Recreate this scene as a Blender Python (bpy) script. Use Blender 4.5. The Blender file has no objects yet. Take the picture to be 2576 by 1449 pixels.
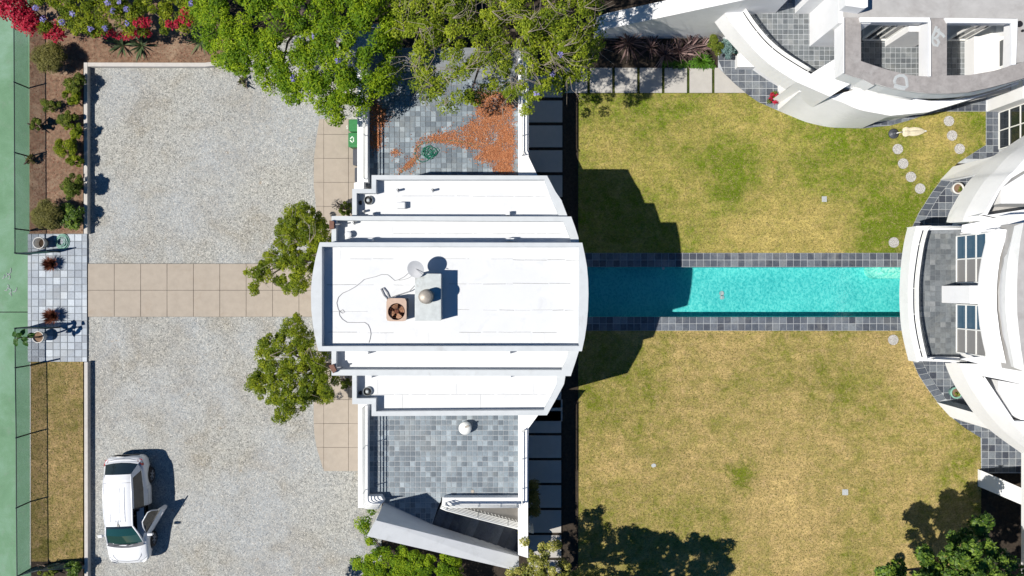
import bpy, math, random
import numpy as np
random.seed(7)
rng = np.random.default_rng(7)
R = math.radians
SC = bpy.context.scene
COL = SC.collection

# ---------------------------------------------------------------- camera, sky, sun, exposure
CAMH = 36.0          # drone height above the gravel
K = 0.01714          # metres on the ground per surveying unit
CX, CY = 1288.0, 724.5
cam_d = bpy.data.cameras.new('drone_camera')
cam = bpy.data.objects.new('drone_camera', cam_d); COL.objects.link(cam)
cam.location = (0, 0, CAMH); cam.rotation_euler = (0, 0, 0)
cam_d.sensor_width = 36; cam_d.lens = 36 * CAMH / (2576 * K)
cam_d.clip_end = 500
SC.camera = cam
SUN_EL = 54.2
SUN_AZ = (-0.9655, -0.2605)     # horizontal direction towards the sun
w = bpy.data.worlds.new('World'); SC.world = w; w.use_nodes = True
nt = w.node_tree
sky = nt.nodes.new('ShaderNodeTexSky'); sky.sky_type = 'NISHITA'; sky.sun_disc = False
sky.sun_elevation = R(SUN_EL); sky.sun_rotation = math.atan2(SUN_AZ[0], SUN_AZ[1]); sky.air_density = 1.0; sky.dust_density = 0.0; sky.altitude = 1500; sky.ozone_density = 3.0
bg = nt.nodes['Background']; bg.inputs[1].default_value = 0.06
hs = nt.nodes.new('ShaderNodeHueSaturation'); hs.inputs['Saturation'].default_value = 1.35
nt.links.new(sky.outputs[0], hs.inputs['Color']); nt.links.new(hs.outputs[0], bg.inputs[0])
sl = bpy.data.lights.new('sun', 'SUN'); sl.energy = 5.0; sl.angle = R(0.5); sl.color = (1.0, 0.955, 0.88)
so = bpy.data.objects.new('sun', sl); COL.objects.link(so); so.location = (-30, -10, 40)
from mathutils import Vector, Matrix
ce = math.cos(R(SUN_EL))
so.rotation_euler = Vector((SUN_AZ[0]*ce, SUN_AZ[1]*ce, math.sin(R(SUN_EL)))).to_track_quat('Z', 'Y').to_euler()
SC.view_settings.view_transform = 'Standard'; SC.view_settings.look = 'None'
SC.view_settings.exposure = 0.22; SC.view_settings.gamma = 1.0
SC.cycles.max_bounces = 6; SC.cycles.sample_clamp_indirect = 3.0; SC.cycles.transparent_max_bounces = 12; SC.cycles.caustics_refractive = False; SC.cycles.caustics_reflective = False

def P(x, y, z=0.0):
    """site plan survey point (x, y) sighted from the drone, at height z -> world"""
    s = K * (1 - z / CAMH)
    return ((x - CX) * s, -(y - CY) * s, z)
def PP(pts, z=0.0): return [P(p[0], p[1], p[2] if len(p) > 2 else z) for p in pts]

# ---------------------------------------------------------------- bookkeeping helpers
def tag(o, label=None, cat=None, group=None, kind=None):
    if label: o['label'] = label
    if cat: o['category'] = cat
    if group: o['group'] = group
    if kind: o['kind'] = kind
    return o
def empty(name, loc, label, cat, group=None, rz=0.0):
    o = bpy.data.objects.new(name, None); COL.objects.link(o)
    o.location = loc; o.rotation_euler = (0, 0, rz); o.empty_display_size = 0.2
    return tag(o, label, cat, group)
def link(name, me, parent=None):
    o = bpy.data.objects.new(name, me); COL.objects.link(o)
    if parent is not None:
        o.parent = parent
        o.matrix_parent_inverse = Matrix.Identity(4)
    return o
def copy_tree(o, parent=None, label=None, loc=None, rz=None):
    c = o.copy(); COL.objects.link(c); c.parent = parent
    if label: c['label'] = label
    if loc is not None: c.location = loc
    if rz is not None: c.rotation_euler = (0, 0, rz)
    for ch in o.children: copy_tree(ch, c)
    return c

def wloc(o):
    v = Vector((0, 0, 0))
    while o is not None: v = v + Vector(o.location); o = o.parent
    return v
class MB:
    """collects faces, then links them as one mesh object; local origin = org"""
    def __init__(s, org=(0, 0, 0)): s.v = []; s.f = []; s.m = []; s.o = org; s.t = []
    def add(s, vs, fs, m=0):
        b = len(s.v); ox, oy, oz = s.o
        s.v += [(v[0]-ox, v[1]-oy, v[2]-oz) for v in vs]
        s.f += [tuple(i+b for i in f) for f in fs]; s.m += [m]*len(fs)
    def box(s, x0, y0, z0, x1, y1, z1, m=0):
        if x0 > x1: x0, x1 = x1, x0
        if y0 > y1: y0, y1 = y1, y0
        v = [(x0,y0,z0),(x1,y0,z0),(x1,y1,z0),(x0,y1,z0),(x0,y0,z1),(x1,y0,z1),(x1,y1,z1),(x0,y1,z1)]
        s.add(v, [(0,3,2,1),(4,5,6,7),(0,1,5,4),(1,2,6,5),(2,3,7,6),(3,0,4,7)], m)
    def prism(s, poly, z0, z1, m=0, bottom=True):
        n = len(poly)
        a = sum(poly[i][0]*poly[(i+1)%n][1]-poly[(i+1)%n][0]*poly[i][1] for i in range(n))
        if a < 0: poly = poly[::-1]
        v = [(p[0],p[1],z0) for p in poly] + [(p[0],p[1],z1) for p in poly]
        f = [tuple(range(n, 2*n))] + ([tuple(range(n))[::-1]] if bottom else [])
        f += [(i,(i+1)%n,(i+1)%n+n,i+n) for i in range(n)]
        s.add(v, f, m)
    def loft(s, A, B, m=0, closed=False):
        n = len(A); v = list(A)+list(B)
        f = [(i,(i+1)%n,(i+1)%n+n,i+n) for i in range(n if closed else n-1)]
        s.add(v, f, m)
    def poly(s, pts, m=0): s.add(pts, [tuple(range(len(pts)))], m)
    def slab(s, pts, t, m=0):
        """thick plate below a (possibly sloping) polygon"""
        n = len(pts); v = list(pts)+[(p[0],p[1],p[2]-t) for p in pts]
        s.add(v, [tuple(range(n)), tuple(range(n,2*n))[::-1]] + [((i+1)%n,i,i+n,(i+1)%n+n) for i in range(n)], m)
    def skirt(s, pts, z0, m=0):
        """solid from a (sloping) top polygon straight down to z0"""
        n = len(pts); v = list(pts)+[(p[0],p[1],z0) for p in pts]
        s.add(v, [tuple(range(n)), tuple(range(n,2*n))[::-1]] + [((i+1)%n,i,i+n,(i+1)%n+n) for i in range(n)], m)
    def tube(s, path, r, n=6, m=0, r1=None, cap=True):
        path = [Vector(p) for p in path]; k = len(path); vs = []; fs = []
        up = Vector((0,0,1))
        for i, p in enumerate(path):
            d = (path[min(i+1,k-1)] - path[max(i-1,0)])
            d = d.normalized() if d.length > 1e-9 else Vector((0,0,1))
            u = d.cross(up)
            if u.length < 1e-3: u = d.cross(Vector((1,0,0)))
            u.normalize(); w_ = d.cross(u)
            rr = r if r1 is None else r + (r1-r)*i/(k-1)
            for j in range(n):
                a = 2*math.pi*j/n; q = p + u*(rr*math.cos(a)) + w_*(rr*math.sin(a)); vs.append((q.x,q.y,q.z))
        for i in range(k-1):
            for j in range(n):
                fs.append((i*n+j, i*n+(j+1)%n, (i+1)*n+(j+1)%n, (i+1)*n+j))
        if cap: fs += [tuple(range(n))[::-1], tuple(range((k-1)*n, k*n))]
        s.add(vs, fs, m)
    def lathe(s, c, prof, n=20, m=0, cap=True):
        """prof: [(r, z)...] about vertical axis at c"""
        vs = []; fs = []
        for r, z in prof:
            for j in range(n):
                a = 2*math.pi*j/n; vs.append((c[0]+r*math.cos(a), c[1]+r*math.sin(a), c[2]+z))
        for i in range(len(prof)-1):
            for j in range(n): fs.append((i*n+j, i*n+(j+1)%n, (i+1)*n+(j+1)%n, (i+1)*n+j))
        if cap: fs += [tuple(range(n))[::-1], tuple(range((len(prof)-1)*n, len(prof)*n))]
        s.add(vs, fs, m)
    def ring(s, outer, inner, zt, zo, zi, m=0, mc=None):
        """parapet: outer/inner loops (same count) with flat cap at zt, outside down to zo, inside down to zi"""
        T = [(p[0],p[1],zt) for p in outer]; I = [(p[0],p[1],zt) for p in inner]
        s.loft(T, I, m if mc is None else mc, True)
        s.loft([(p[0],p[1],zo) for p in outer], T, m, True)
        s.loft(I, [(p[0],p[1],zi) for p in inner], m, True)
    def build(s, name, mat, parent=None, smooth=False, bevel=0):
        me = bpy.data.meshes.new(name); me.from_pydata(s.v, [], s.f); me.update()
        for mt in (mat if isinstance(mat, (list, tuple)) else [mat]): me.materials.append(mt)
        if len(me.materials) > 1: me.polygons.foreach_set('material_index', s.m)
        if smooth: me.polygons.foreach_set('use_smooth', [True]*len(me.polygons))
        o = link(name, me, parent)
        o.location = Vector(s.o) - wloc(parent)
        if bevel:
            b = o.modifiers.new('bevel', 'BEVEL'); b.width = bevel; b.segments = 2; b.limit_method = 'ANGLE'
        return o

# ---------------------------------------------------------------- materials
def sm(pts, n=5):
    """Catmull-Rom densified polyline"""
    out = []; k = len(pts)
    for i in range(k-1):
        p0, p1, p2, p3 = pts[max(0,i-1)], pts[i], pts[i+1], pts[min(k-1,i+2)]
        for j in range(n):
            t = j/n; out.append(tuple(.5*((2*b)+(-a+c)*t+(2*a-5*b+4*c-d)*t*t+(-a+3*b-3*c+d)*t**3) for a,b,c,d in zip(p0,p1,p2,p3)))
    out.append(tuple(pts[-1])); return out
def newmat(name):
    m = bpy.data.materials.new(name); m.use_nodes = True
    return m, m.node_tree.nodes, m.node_tree.links, m.node_tree.nodes['Principled BSDF']
def wpos(N, L, scale=1.0):
    g = N.new('ShaderNodeNewGeometry'); return g.outputs['Position']
def noise(N, L, vec, scale, detail=4, rough=0.6, dist=0.0):
    n = N.new('ShaderNodeTexNoise'); n.inputs['Scale'].default_value = scale; n.inputs['Detail'].default_value = detail
    n.inputs['Roughness'].default_value = rough; n.inputs['Distortion'].default_value = dist; L.new(vec, n.inputs['Vector']); return n.outputs['Fac']
def ramp(N, L, fac, stops, interp='LINEAR'):
    r = N.new('ShaderNodeValToRGB'); r.color_ramp.interpolation = interp; e = r.color_ramp.elements
    while len(e) < len(stops): e.new(0.5)
    for i, (p, c) in enumerate(stops):
        e[i].position = p; e[i].color = (c[0], c[1], c[2], 1) if not isinstance(c, (int, float)) else (c, c, c, 1)
    L.new(fac, r.inputs[0]); return r.outputs[0]
def mix(N, L, fac, a, b, mode='MIX'):
    x = N.new('ShaderNodeMix'); x.data_type = 'RGBA'; x.blend_type = mode
    if isinstance(fac, (int, float)): x.inputs[0].default_value = fac
    else: L.new(fac, x.inputs[0])
    for i, c in ((6, a), (7, b)):
        if isinstance(c, tuple): x.inputs[i].default_value = (c[0], c[1], c[2], 1)
        else: L.new(c, x.inputs[i])
    return x.outputs[2]
def mth(N, L, op, a, b=0.0):
    x = N.new('ShaderNodeMath'); x.operation = op
    for i, c in ((0, a), (1, b)):
        if isinstance(c, (int, float)): x.inputs[i].default_value = c
        else: L.new(c, x.inputs[i])
    return x.outputs[0]
def bump(N, L, h, bsdf, strength=0.5, dist=0.02):
    b = N.new('ShaderNodeBump'); b.inputs['Strength'].default_value = strength; b.inputs['Distance'].default_value = dist
    L.new(h, b.inputs['Height']); L.new(b.outputs[0], bsdf.inputs['Normal']); return b
def simple(name, col, rough=0.6, var=0.12, scale=6, bumps=0.15, metal=0, spec=0.4, fine=60, dirt=None):
    m, N, L, B = newmat(name); p = wpos(N, L)
    f = noise(N, L, p, scale, 6, 0.65); c0 = tuple(max(0, x*(1-var)) for x in col); c1 = tuple(min(1, x*(1+var)) for x in col)
    c = ramp(N, L, f, [(0.3, c0), (0.7, c1)])
    if dirt:
        d = ramp(N, L, noise(N, L, p, dirt[1], 8, 0.7, 0.5), [(dirt[2], 0.0), (dirt[2]+0.18, 1.0)])
        c = mix(N, L, mth(N, L, 'MULTIPLY', d, dirt[3]), c, dirt[0])
    L.new(c, B.inputs['Base Color']); B.inputs['Roughness'].default_value = rough; B.inputs['Metallic'].default_value = metal
    B.inputs['Specular IOR Level'].default_value = spec
    if bumps: bump(N, L, noise(N, L, p, fine, 3), B, bumps, 0.01)
    return m
def tintval(N, L):
    """0..1 per piece: face attribute 'tint' plus object random"""
    a = N.new('ShaderNodeAttribute'); a.attribute_name = 'tint'
    oi = N.new('ShaderNodeObjectInfo')
    return mth(N, L, 'FRACT', mth(N, L, 'ADD', a.outputs['Fac'], mth(N, L, 'MULTIPLY', oi.outputs['Random'], 0.999)))
def leafmat(name, stops, rough=0.5, trans=0.25, spec=0.35):
    m, N, L, B = newmat(name)
    a = N.new('ShaderNodeAttribute'); a.attribute_name = 'tint'
    c = ramp(N, L, a.outputs['Fac'], stops)
    L.new(c, B.inputs['Base Color']); B.inputs['Roughness'].default_value = rough; B.inputs['Specular IOR Level'].default_value = spec
    t = N.new('ShaderNodeBsdfTranslucent'); L.new(c, t.inputs[0])
    mx = N.new('ShaderNodeMixShader'); mx.inputs[0].default_value = trans
    out = N['Material Output']; L.new(B.outputs[0], mx.inputs[1]); L.new(t.outputs[0], mx.inputs[2]); L.new(mx.outputs[0], out.inputs[0])
    return m
def slatemat(name, stops, ns=9, grain=0.35, rough=0.55):
    m, N, L, B = newmat(name); t = tintval(N, L)
    c = ramp(N, L, t, stops); p = wpos(N, L)
    n1 = noise(N, L, p, ns, 8, 0.7, 1.2)
    c = mix(N, L, grain, c, ramp(N, L, n1, [(0.3, 0.15), (0.7, 0.9)]), 'OVERLAY')
    L.new(c, B.inputs['Base Color']); B.inputs['Roughness'].default_value = rough
    c2 = mix(N, L, ramp(N, L, noise(N, L, p, .9, 7, .7, .8), [(.50, 0.0), (.72, .38)]), c, (.30,.30,.27)); L.new(c2, B.inputs['Base Color'])
    bump(N, L, noise(N, L, p, 25, 5), B, 0.35, 0.01); return m

M = {}
M['stucco'] = simple('white_stucco', (.79,.79,.79), .85, .035, 1.3, .25, fine=90, dirt=((.52,.52,.51), 0.9, .57, .4))
M['roofwhite'] = simple('white_roof_coating', (.635,.645,.655), .7, .035, 0.8, .15, fine=30, dirt=((.50,.51,.52), 1.6, .55, .5))
M['stucco2'] = simple('weathered_grey_stucco', (.62,.635,.65), .9, .05, 2, .3, fine=60, dirt=((.40,.40,.39), 1.4, .55, .5))
M['paleplaster'] = simple('mint_pool_plaster', (.30,.74,.62), .8, .05, 5, 0)
M['cap'] = simple('grey_parapet_cap', (.52,.545,.56), .8, .06, 2.5, .2, dirt=((.34,.325,.31), 1.2, .58, .5))
M['greyroof'] = simple('grey_roof_felt', (.40,.39,.38), .9, .10, 2.2, .4, fine=70, dirt=((.27,.25,.24), 0.8, .50, .6))
M['darkroof'] = simple('weathered_felt', (.30,.28,.27), .9, .18, 5, .5, fine=50, dirt=((.42,.41,.40), 2.0, .55, .5))
M['seam'] = simple('roof_seam', (.30,.30,.30), .8, .45, 7, 0)
M['whitemetal'] = simple('white_painted_metal', (.78,.78,.75), .35, .04, 4, 0, spec=.5)
M['concrete'] = simple('tan_concrete', (.365,.315,.26), .9, .07, 3, .25, fine=80, dirt=((.29,.225,.165), 1.3, .55, .4))
M['slabc'] = simple('grey_concrete_slab', (.42,.40,.37), .9, .06, 3, .25, fine=80, dirt=((.31,.29,.26), 1.5, .56, .4))
M['kerb'] = simple('kerb_concrete', (.50,.475,.445), .9, .08, 4, .3, dirt=((.35,.30,.25), 2.5, .55, .4))
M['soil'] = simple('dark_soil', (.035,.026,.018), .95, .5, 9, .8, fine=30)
M['mulch'] = simple('brown_mulch', (.19,.12,.078), .95, .45, 7, .8, fine=35, dirt=((.34,.25,.17), 1.0, .50, .7))
M['grout'] = simple('pale_grout', (.42,.44,.46), .9, .15, 8, .1)
M['groutdk'] = simple('dark_grout', (.20,.215,.23), .9, .2, 8, .1)
M['blackmetal'] = simple('dark_fence_metal', (.018,.03,.035), .5, .3, 9, 0)
M['wire'] = simple('green_coated_wire', (.05,.12,.11), .5, .3, 9, 0)
M['bark'] = simple('grey_bark', (.13,.10,.08), .9, .35, 12, .8, fine=25)
M['twig'] = simple('pale_twig', (.30,.25,.20), .9, .25, 12, .3)
M['black'] = simple('black_rubber', (.015,.015,.017), .6, .2, 9, 0)
M['dark'] = simple('dark_interior', (.012,.013,.016), .9, .3, 9, 0)
M['terracotta'] = simple('clay', (.17,.085,.06), .8, .15, 9, .2)
M['potwhite'] = simple('glazed_white_pot', (.62,.61,.58), .4, .06, 6, 0)
M['hose'] = simple('green_hose', (.015,.16,.10), .45, .2, 30, 0)
M['hosepale'] = simple('pale_green_hose', (.22,.42,.34), .45, .2, 20, 0)
M['cable'] = simple('grey_cable', (.30,.30,.31), .6, .2, 20, 0)
M['galv'] = simple('galvanised_sheet', (.46,.49,.49), .45, .12, 5, .1, metal=.25, dirt=((.20,.17,.15), 2.2, .58, .75))
M['galvflue'] = simple('flue_metal', (.38,.34,.29), .5, .15, 12, .2, metal=.3)
M['actan'] = simple('tan_painted_sheet', (.47,.34,.26), .5, .10, 8, .1, dirt=((.22,.12,.08), 6, .60, .5))
M['rust'] = simple('rusty_brown', (.16,.055,.03), .8, .5, 30, .5)
M['blade'] = simple('fan_blade', (.36,.19,.11), .6, .4, 25, .2)
M['binGreen'] = simple('green_bin_plastic', (.025,.17,.05), .45, .12, 10, .1)
M['binDark'] = simple('charcoal_bin_plastic', (.055,.06,.075), .45, .15, 10, .1)
M['print'] = simple('white_print', (.6,.66,.6), .7, .15, 30, 0)
M['dishgrey'] = simple('dish_grey', (.34,.35,.37), .5, .06, 8, 0)
M['canvas'] = simple('beige_canvas', (.62,.56,.42), .9, .12, 14, .3)
M['pebble'] = simple('pebbles', (.66,.66,.63), .8, .2, 40, 0)
M['plate'] = simple('pale_plastic_cover', (.42,.44,.44), .6, .08, 20, 0)
M['flowerRed'] = simple('red_petals', (.60,.02,.03), .6, .3, 30, 0)
# slate
M['slate_deck'] = slatemat('blue_grey_slate_deck', [(0,(.095,.12,.145)),(.35,(.15,.185,.215)),(.75,(.20,.245,.28)),(1,(.29,.34,.375))], 7, .3)
M['slate_pool'] = slatemat('dark_slate', [(0,(.045,.052,.07)),(.4,(.075,.088,.11)),(.8,(.11,.125,.15)),(1,(.17,.19,.21))], 9, .4)
M['slate_pale'] = slatemat('pale_slate', [(0,(.17,.20,.245)),(.4,(.235,.275,.325)),(.8,(.29,.335,.39)),(1,(.40,.45,.505))], 8, .3)
M['slate_balc'] = slatemat('grey_green_slate', [(0,(.09,.10,.11)),(.4,(.125,.14,.15)),(.8,(.16,.175,.185)),(1,(.21,.22,.225))], 5, .35)
# foliage
G = lambda *a: list(a)
M['leafBright'] = leafmat('bright_green_leaves', [(0,(.022,.052,.004)),(.45,(.10,.20,.006)),(1,(.34,.44,.014))], .6, .28, .2)
M['leafOlive'] = leafmat('olive_leaves', [(0,(.035,.06,.005)),(.5,(.14,.20,.010)),(1,(.38,.43,.028))], .6, .22, .2)
M['leafMid'] = leafmat('yellow_green_leaves', [(0,(.025,.045,.003)),(.5,(.105,.155,.006)),(1,(.33,.36,.016))], .6, .25, .2)
M['leafShrub'] = leafmat('shrub_leaves', [(0,(.022,.038,.005)),(.5,(.070,.105,.010)),(1,(.19,.22,.028))], .65, .15, .2)
M['leafTawny'] = leafmat('tawny_green_leaves', [(0,(.05,.05,.012)),(.5,(.12,.115,.022)),(1,(.22,.20,.045))], .6, .15)
M['leafYellow'] = leafmat('yellow_flecked_leaves', [(0,(.05,.07,.012)),(.5,(.18,.20,.03)),(.8,(.38,.36,.06)),(1,(.62,.56,.22))], .45, .2)
M['leafDark'] = leafmat('glossy_dark_leaves', [(0,(.010,.024,.005)),(.5,(.045,.10,.010)),(1,(.24,.34,.04))], .5, .18, .3)
M['leafBlue'] = leafmat('blue_green_needles', [(0,(.05,.10,.10)),(.5,(.12,.21,.20)),(1,(.25,.36,.34))], .6, .1)
M['leafFern'] = leafmat('fern_green', [(0,(.03,.09,.008)),(1,(.12,.27,.02))], .5, .2)
M['cordy'] = leafmat('plum_brown_straps', [(0,(.05,.028,.03)),(.5,(.13,.08,.078)),(1,(.33,.23,.21))], .45, .1)
M['redgrass'] = leafmat('russet_blades', [(0,(.09,.025,.015)),(.5,(.21,.065,.035)),(1,(.36,.15,.09))], .6, .1)
M['magenta'] = leafmat('crimson_bracts', [(0,(.20,.005,.02)),(.6,(.45,.008,.035)),(1,(.66,.05,.11))], .6, .3)
M['lilac'] = leafmat('lilac_blossom', [(0,(.12,.11,.30)),(.6,(.24,.22,.52)),(1,(.42,.40,.72))], .6, .2)
M['litter'] = leafmat('orange_leaf_litter', [(0,(.17,.06,.028)),(.5,(.40,.145,.06)),(1,(.58,.28,.14))], .8, .05)
M['agave'] = leafmat('grey_green_agave', [(0,(.04,.06,.03)),(1,(.12,.17,.07))], .5, .1)

def lawnmat(name, g, s, bias, blobs=()):
    m, N, L, B = newmat(name); p = wpos(N, L)
    big = noise(N, L, p, 0.32, 3, .55, .6); mid = noise(N, L, p, 1.6, 6, .72, .6); fine = noise(N, L, p, 7, 8, .85)
    mp = N.new('ShaderNodeMapping'); L.new(p, mp.inputs[0]); mp.inputs['Scale'].default_value = (13, 19, 16)
    vf = noise(N, L, mp.outputs[0], 1.0, 3, .8)
    f = mth(N, L, 'ADD', mth(N, L, 'MULTIPLY', big, .42), mth(N, L, 'MULTIPLY', mid, .58))
    f = mth(N, L, 'ADD', mth(N, L, 'MULTIPLY', mth(N, L, 'SUBTRACT', f, .5), 1.45), .5)
    f = mth(N, L, 'ADD', mth(N, L, 'MULTIPLY', f, .60), mth(N, L, 'MULTIPLY', fine, .40))
    for (bx, by, br, amt) in blobs:
        q = P(bx, by, 0); vd = N.new('ShaderNodeVectorMath'); vd.operation = 'DISTANCE'; L.new(p, vd.inputs[0]); vd.inputs[1].default_value = (q[0], q[1], 0)
        dd = mth(N, L, 'ADD', vd.outputs['Value'], mth(N, L, 'MULTIPLY', mid, 1.2))
        f = mth(N, L, 'ADD', f, ramp(N, L, mth(N, L, 'DIVIDE', dd, br*K+1.2), [(.25, amt), (1.0, 0.0)]) if amt > 0 else mth(N, L, 'MULTIPLY', ramp(N, L, mth(N, L, 'DIVIDE', dd, br*K+1.2), [(.25, -amt), (1.0, 0.0)]), -1.0))
    c = ramp(N, L, f, [(bias-.12, g), (bias, tuple((a*.9+b*1.1)/2 for a, b in zip(g, s))), (bias+.11, s), (bias+.22, tuple(x*1.25 for x in s))])
    ms = N.new('ShaderNodeMapping'); L.new(p, ms.inputs[0]); ms.inputs['Scale'].default_value = (.35, 3.6, 1)
    c = mix(N, L, .5, c, ramp(N, L, noise(N, L, ms.outputs[0], 1.0, 4, .6, .3), [(.35, .40), (.65, .60)]), 'OVERLAY')
    pk = ramp(N, L, noise(N, L, p, 3.1, 7, .8, .3), [(.52, 0.0), (.68, .45)]); c = mix(N, L, pk, c, (s[0]*1.05, s[1]*.98, s[2]*1.5))
    c = mix(N, L, .62, c, ramp(N, L, vf, [(.34, .22), (.5, .5), (.66, .80)]), 'OVERLAY')
    L.new(c, B.inputs['Base Color']); B.inputs['Roughness'].default_value = .95; B.inputs['Specular IOR Level'].default_value = .1
    bump(N, L, vf, B, .9, .03); return m
M['lawnN'] = lawnmat('dry_green_lawn', (.115,.165,.010), (.385,.305,.098), .525, [(2215,600,75,-.20),(1850,450,90,-.10),(1560,265,110,-.10),(2155,330,60,-.08),(2090,420,90,-.07),(1900,590,190,.10),(2080,590,140,.10),(1530,380,110,.08),(2340,350,60,.10),(2290,520,70,-.14),(2460,300,26,-.2)])
M['lawnS'] = lawnmat('straw_lawn', (.13,.155,.014), (.40,.295,.12), .474, [(1866,1198,16,-.35),(1560,960,130,-.10),(2150,960,130,-.09),(1980,1220,190,.09),(1700,1300,180,-.04),(2290,930,50,.16),(2180,870,50,.12),(2400,1150,120,-.05)])
M['strip'] = lawnmat('parched_grass', (.095,.10,.016), (.32,.225,.105), .47)
M['pathgrass'] = lawnmat('dark_olive_joint_grass', (.035,.055,.010), (.10,.10,.03), .55)  # dark olive grass in the joints between the path slabs
M['blades'] = leafmat('grass_blades', [(0,(.04,.06,.01)),(.5,(.19,.175,.05)),(1,(.42,.35,.17))], .8, .15, .1)

m, N, L, B = newmat('crushed_gravel'); p = wpos(N, L)
v = N.new('ShaderNodeTexVoronoi'); v.inputs['Scale'].default_value = 30; L.new(p, v.inputs['Vector'])
sep = N.new('ShaderNodeSeparateColor'); L.new(v.outputs['Color'], sep.inputs[0])
v2 = N.new('ShaderNodeTexVoronoi'); v2.inputs['Scale'].default_value = 14; L.new(p, v2.inputs['Vector'])
sep2 = N.new('ShaderNodeSeparateColor'); L.new(v2.outputs['Color'], sep2.inputs[0])
ff = mth(N, L, 'ADD', mth(N, L, 'MULTIPLY', sep.outputs[0], .65), mth(N, L, 'MULTIPLY', sep2.outputs[1], .35))
c = ramp(N, L, ff, [(0.05,(.13,.13,.12)),(.3,(.265,.265,.245)),(.6,(.365,.362,.33)),(.95,(.53,.52,.47))])
big = noise(N, L, p, .55, 5, .65, .7)
c = mix(N, L, ramp(N, L, big, [(.46, 0.0), (.66, .45)]), c, (.62,.50,.34), 'MULTIPLY')
c = mix(N, L, ramp(N, L, noise(N, L, p, .25, 3), [(.4, 0.0), (.62, .28)]), c, (.35,.40,.47))
c = mix(N, L, ramp(N, L, noise(N, L, p, 1.6, 6, .75), [(.62, 0.0), (.72, .6)]), c, (.30,.19,.085))
L.new(c, B.inputs['Base Color']); B.inputs['Roughness'].default_value = .9
bump(N, L, sep.outputs[1], B, .6, .02); M['gravel'] = m
M['stones'] = slatemat('loose_stones', [(0,(.16,.155,.15)),(.3,(.33,.32,.30)),(.7,(.46,.44,.41)),(1,(.66,.64,.59))], 30, .1, .9)

m, N, L, B = newmat('green_court_acrylic'); p = wpos(N, L)
c = ramp(N, L, noise(N, L, p, .4, 8, .7, .5), [(.28,(.085,.185,.095)),(.5,(.125,.245,.14)),(.7,(.19,.32,.23))])
c = mix(N, L, ramp(N, L, noise(N, L, p, 2.2, 8, .7), [(.55, 0.0), (.8, .55)]), c, (.20,.23,.20))
c = mix(N, L, .3, c, ramp(N, L, noise(N, L, p, 45, 2), [(.3, .2), (.7, .8)]), 'OVERLAY')
L.new(c, B.inputs['Base Color']); B.inputs['Roughness'].default_value = .85; M['court'] = m

m, N, L, B = newmat('turquoise_pool_plaster'); p = wpos(N, L)
c = ramp(N, L, noise(N, L, p, .8, 5), [(.3,(.075,.50,.49)),(.7,(.12,.61,.575))])
L.new(c, B.inputs['Base Color']); B.inputs['Roughness'].default_value = .8; M['plaster'] = m
m, N, L, B = newmat('pool_water'); p = wpos(N, L)
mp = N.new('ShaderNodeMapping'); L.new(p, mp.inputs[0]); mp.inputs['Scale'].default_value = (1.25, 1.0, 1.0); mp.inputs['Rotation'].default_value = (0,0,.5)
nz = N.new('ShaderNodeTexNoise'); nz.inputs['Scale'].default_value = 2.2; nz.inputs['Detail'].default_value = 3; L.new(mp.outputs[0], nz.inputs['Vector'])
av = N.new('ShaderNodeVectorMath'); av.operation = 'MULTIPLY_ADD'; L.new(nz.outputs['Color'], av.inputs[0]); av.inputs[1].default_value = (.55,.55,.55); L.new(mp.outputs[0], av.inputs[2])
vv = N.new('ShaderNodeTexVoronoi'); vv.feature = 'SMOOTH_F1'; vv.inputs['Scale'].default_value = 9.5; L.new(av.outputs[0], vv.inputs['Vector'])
rp = ramp(N, L, vv.outputs['Distance'], [(.12,(.46,.74,.77)),(.36,(.68,.90,.91)),(.55,(1,1,1))])  # net of sunlight ripples painted into the water's tint
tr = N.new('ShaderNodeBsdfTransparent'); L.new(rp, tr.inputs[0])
gl = N.new('ShaderNodeBsdfGlossy'); gl.inputs['Roughness'].default_value = .06; gl.inputs[0].default_value = (.9,.97,1,1)
bb = N.new('ShaderNodeBump'); bb.inputs['Strength'].default_value = .25; bb.inputs['Distance'].default_value = .02; L.new(vv.outputs['Distance'], bb.inputs['Height']); L.new(bb.outputs[0], gl.inputs['Normal'])
mx = N.new('ShaderNodeMixShader'); mx.inputs[0].default_value = .05; L.new(tr.outputs[0], mx.inputs[1]); L.new(gl.outputs[0], mx.inputs[2])
L.new(mx.outputs[0], N['Material Output'].inputs[0]); M['water'] = m

def glass(name, col, rough=.05, spec=.8):
    m, N, L, B = newmat(name); B.inputs['Base Color'].default_value = (*col, 1); B.inputs['Roughness'].default_value = rough; B.inputs['Specular IOR Level'].default_value = spec
    return m
M['glassdark'] = glass('dark_glass', (.012,.018,.024))
M['glassblue'] = glass('blue_glass', (.03,.085,.14))
M['glassgrey'] = glass('screened_glass', (.22,.215,.21), .4)
M['glassgreen'] = glass('green_tinted_windscreen', (.012,.05,.042), .03, 1.0)
M['carwhite'] = glass('white_car_paint', (.74,.75,.77), .22, .6)
M['cartrim'] = glass('black_car_trim', (.02,.02,.024), .35, .5)
M['carlamp'] = glass('red_lamp_lens', (.45,.02,.02), .15, .7)
M['headlamp'] = glass('clear_headlamp_lens', (.5,.52,.55), .1, .9)
M['alloy'] = glass('alloy_wheel', (.28,.29,.31), .35, .6)

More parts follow.
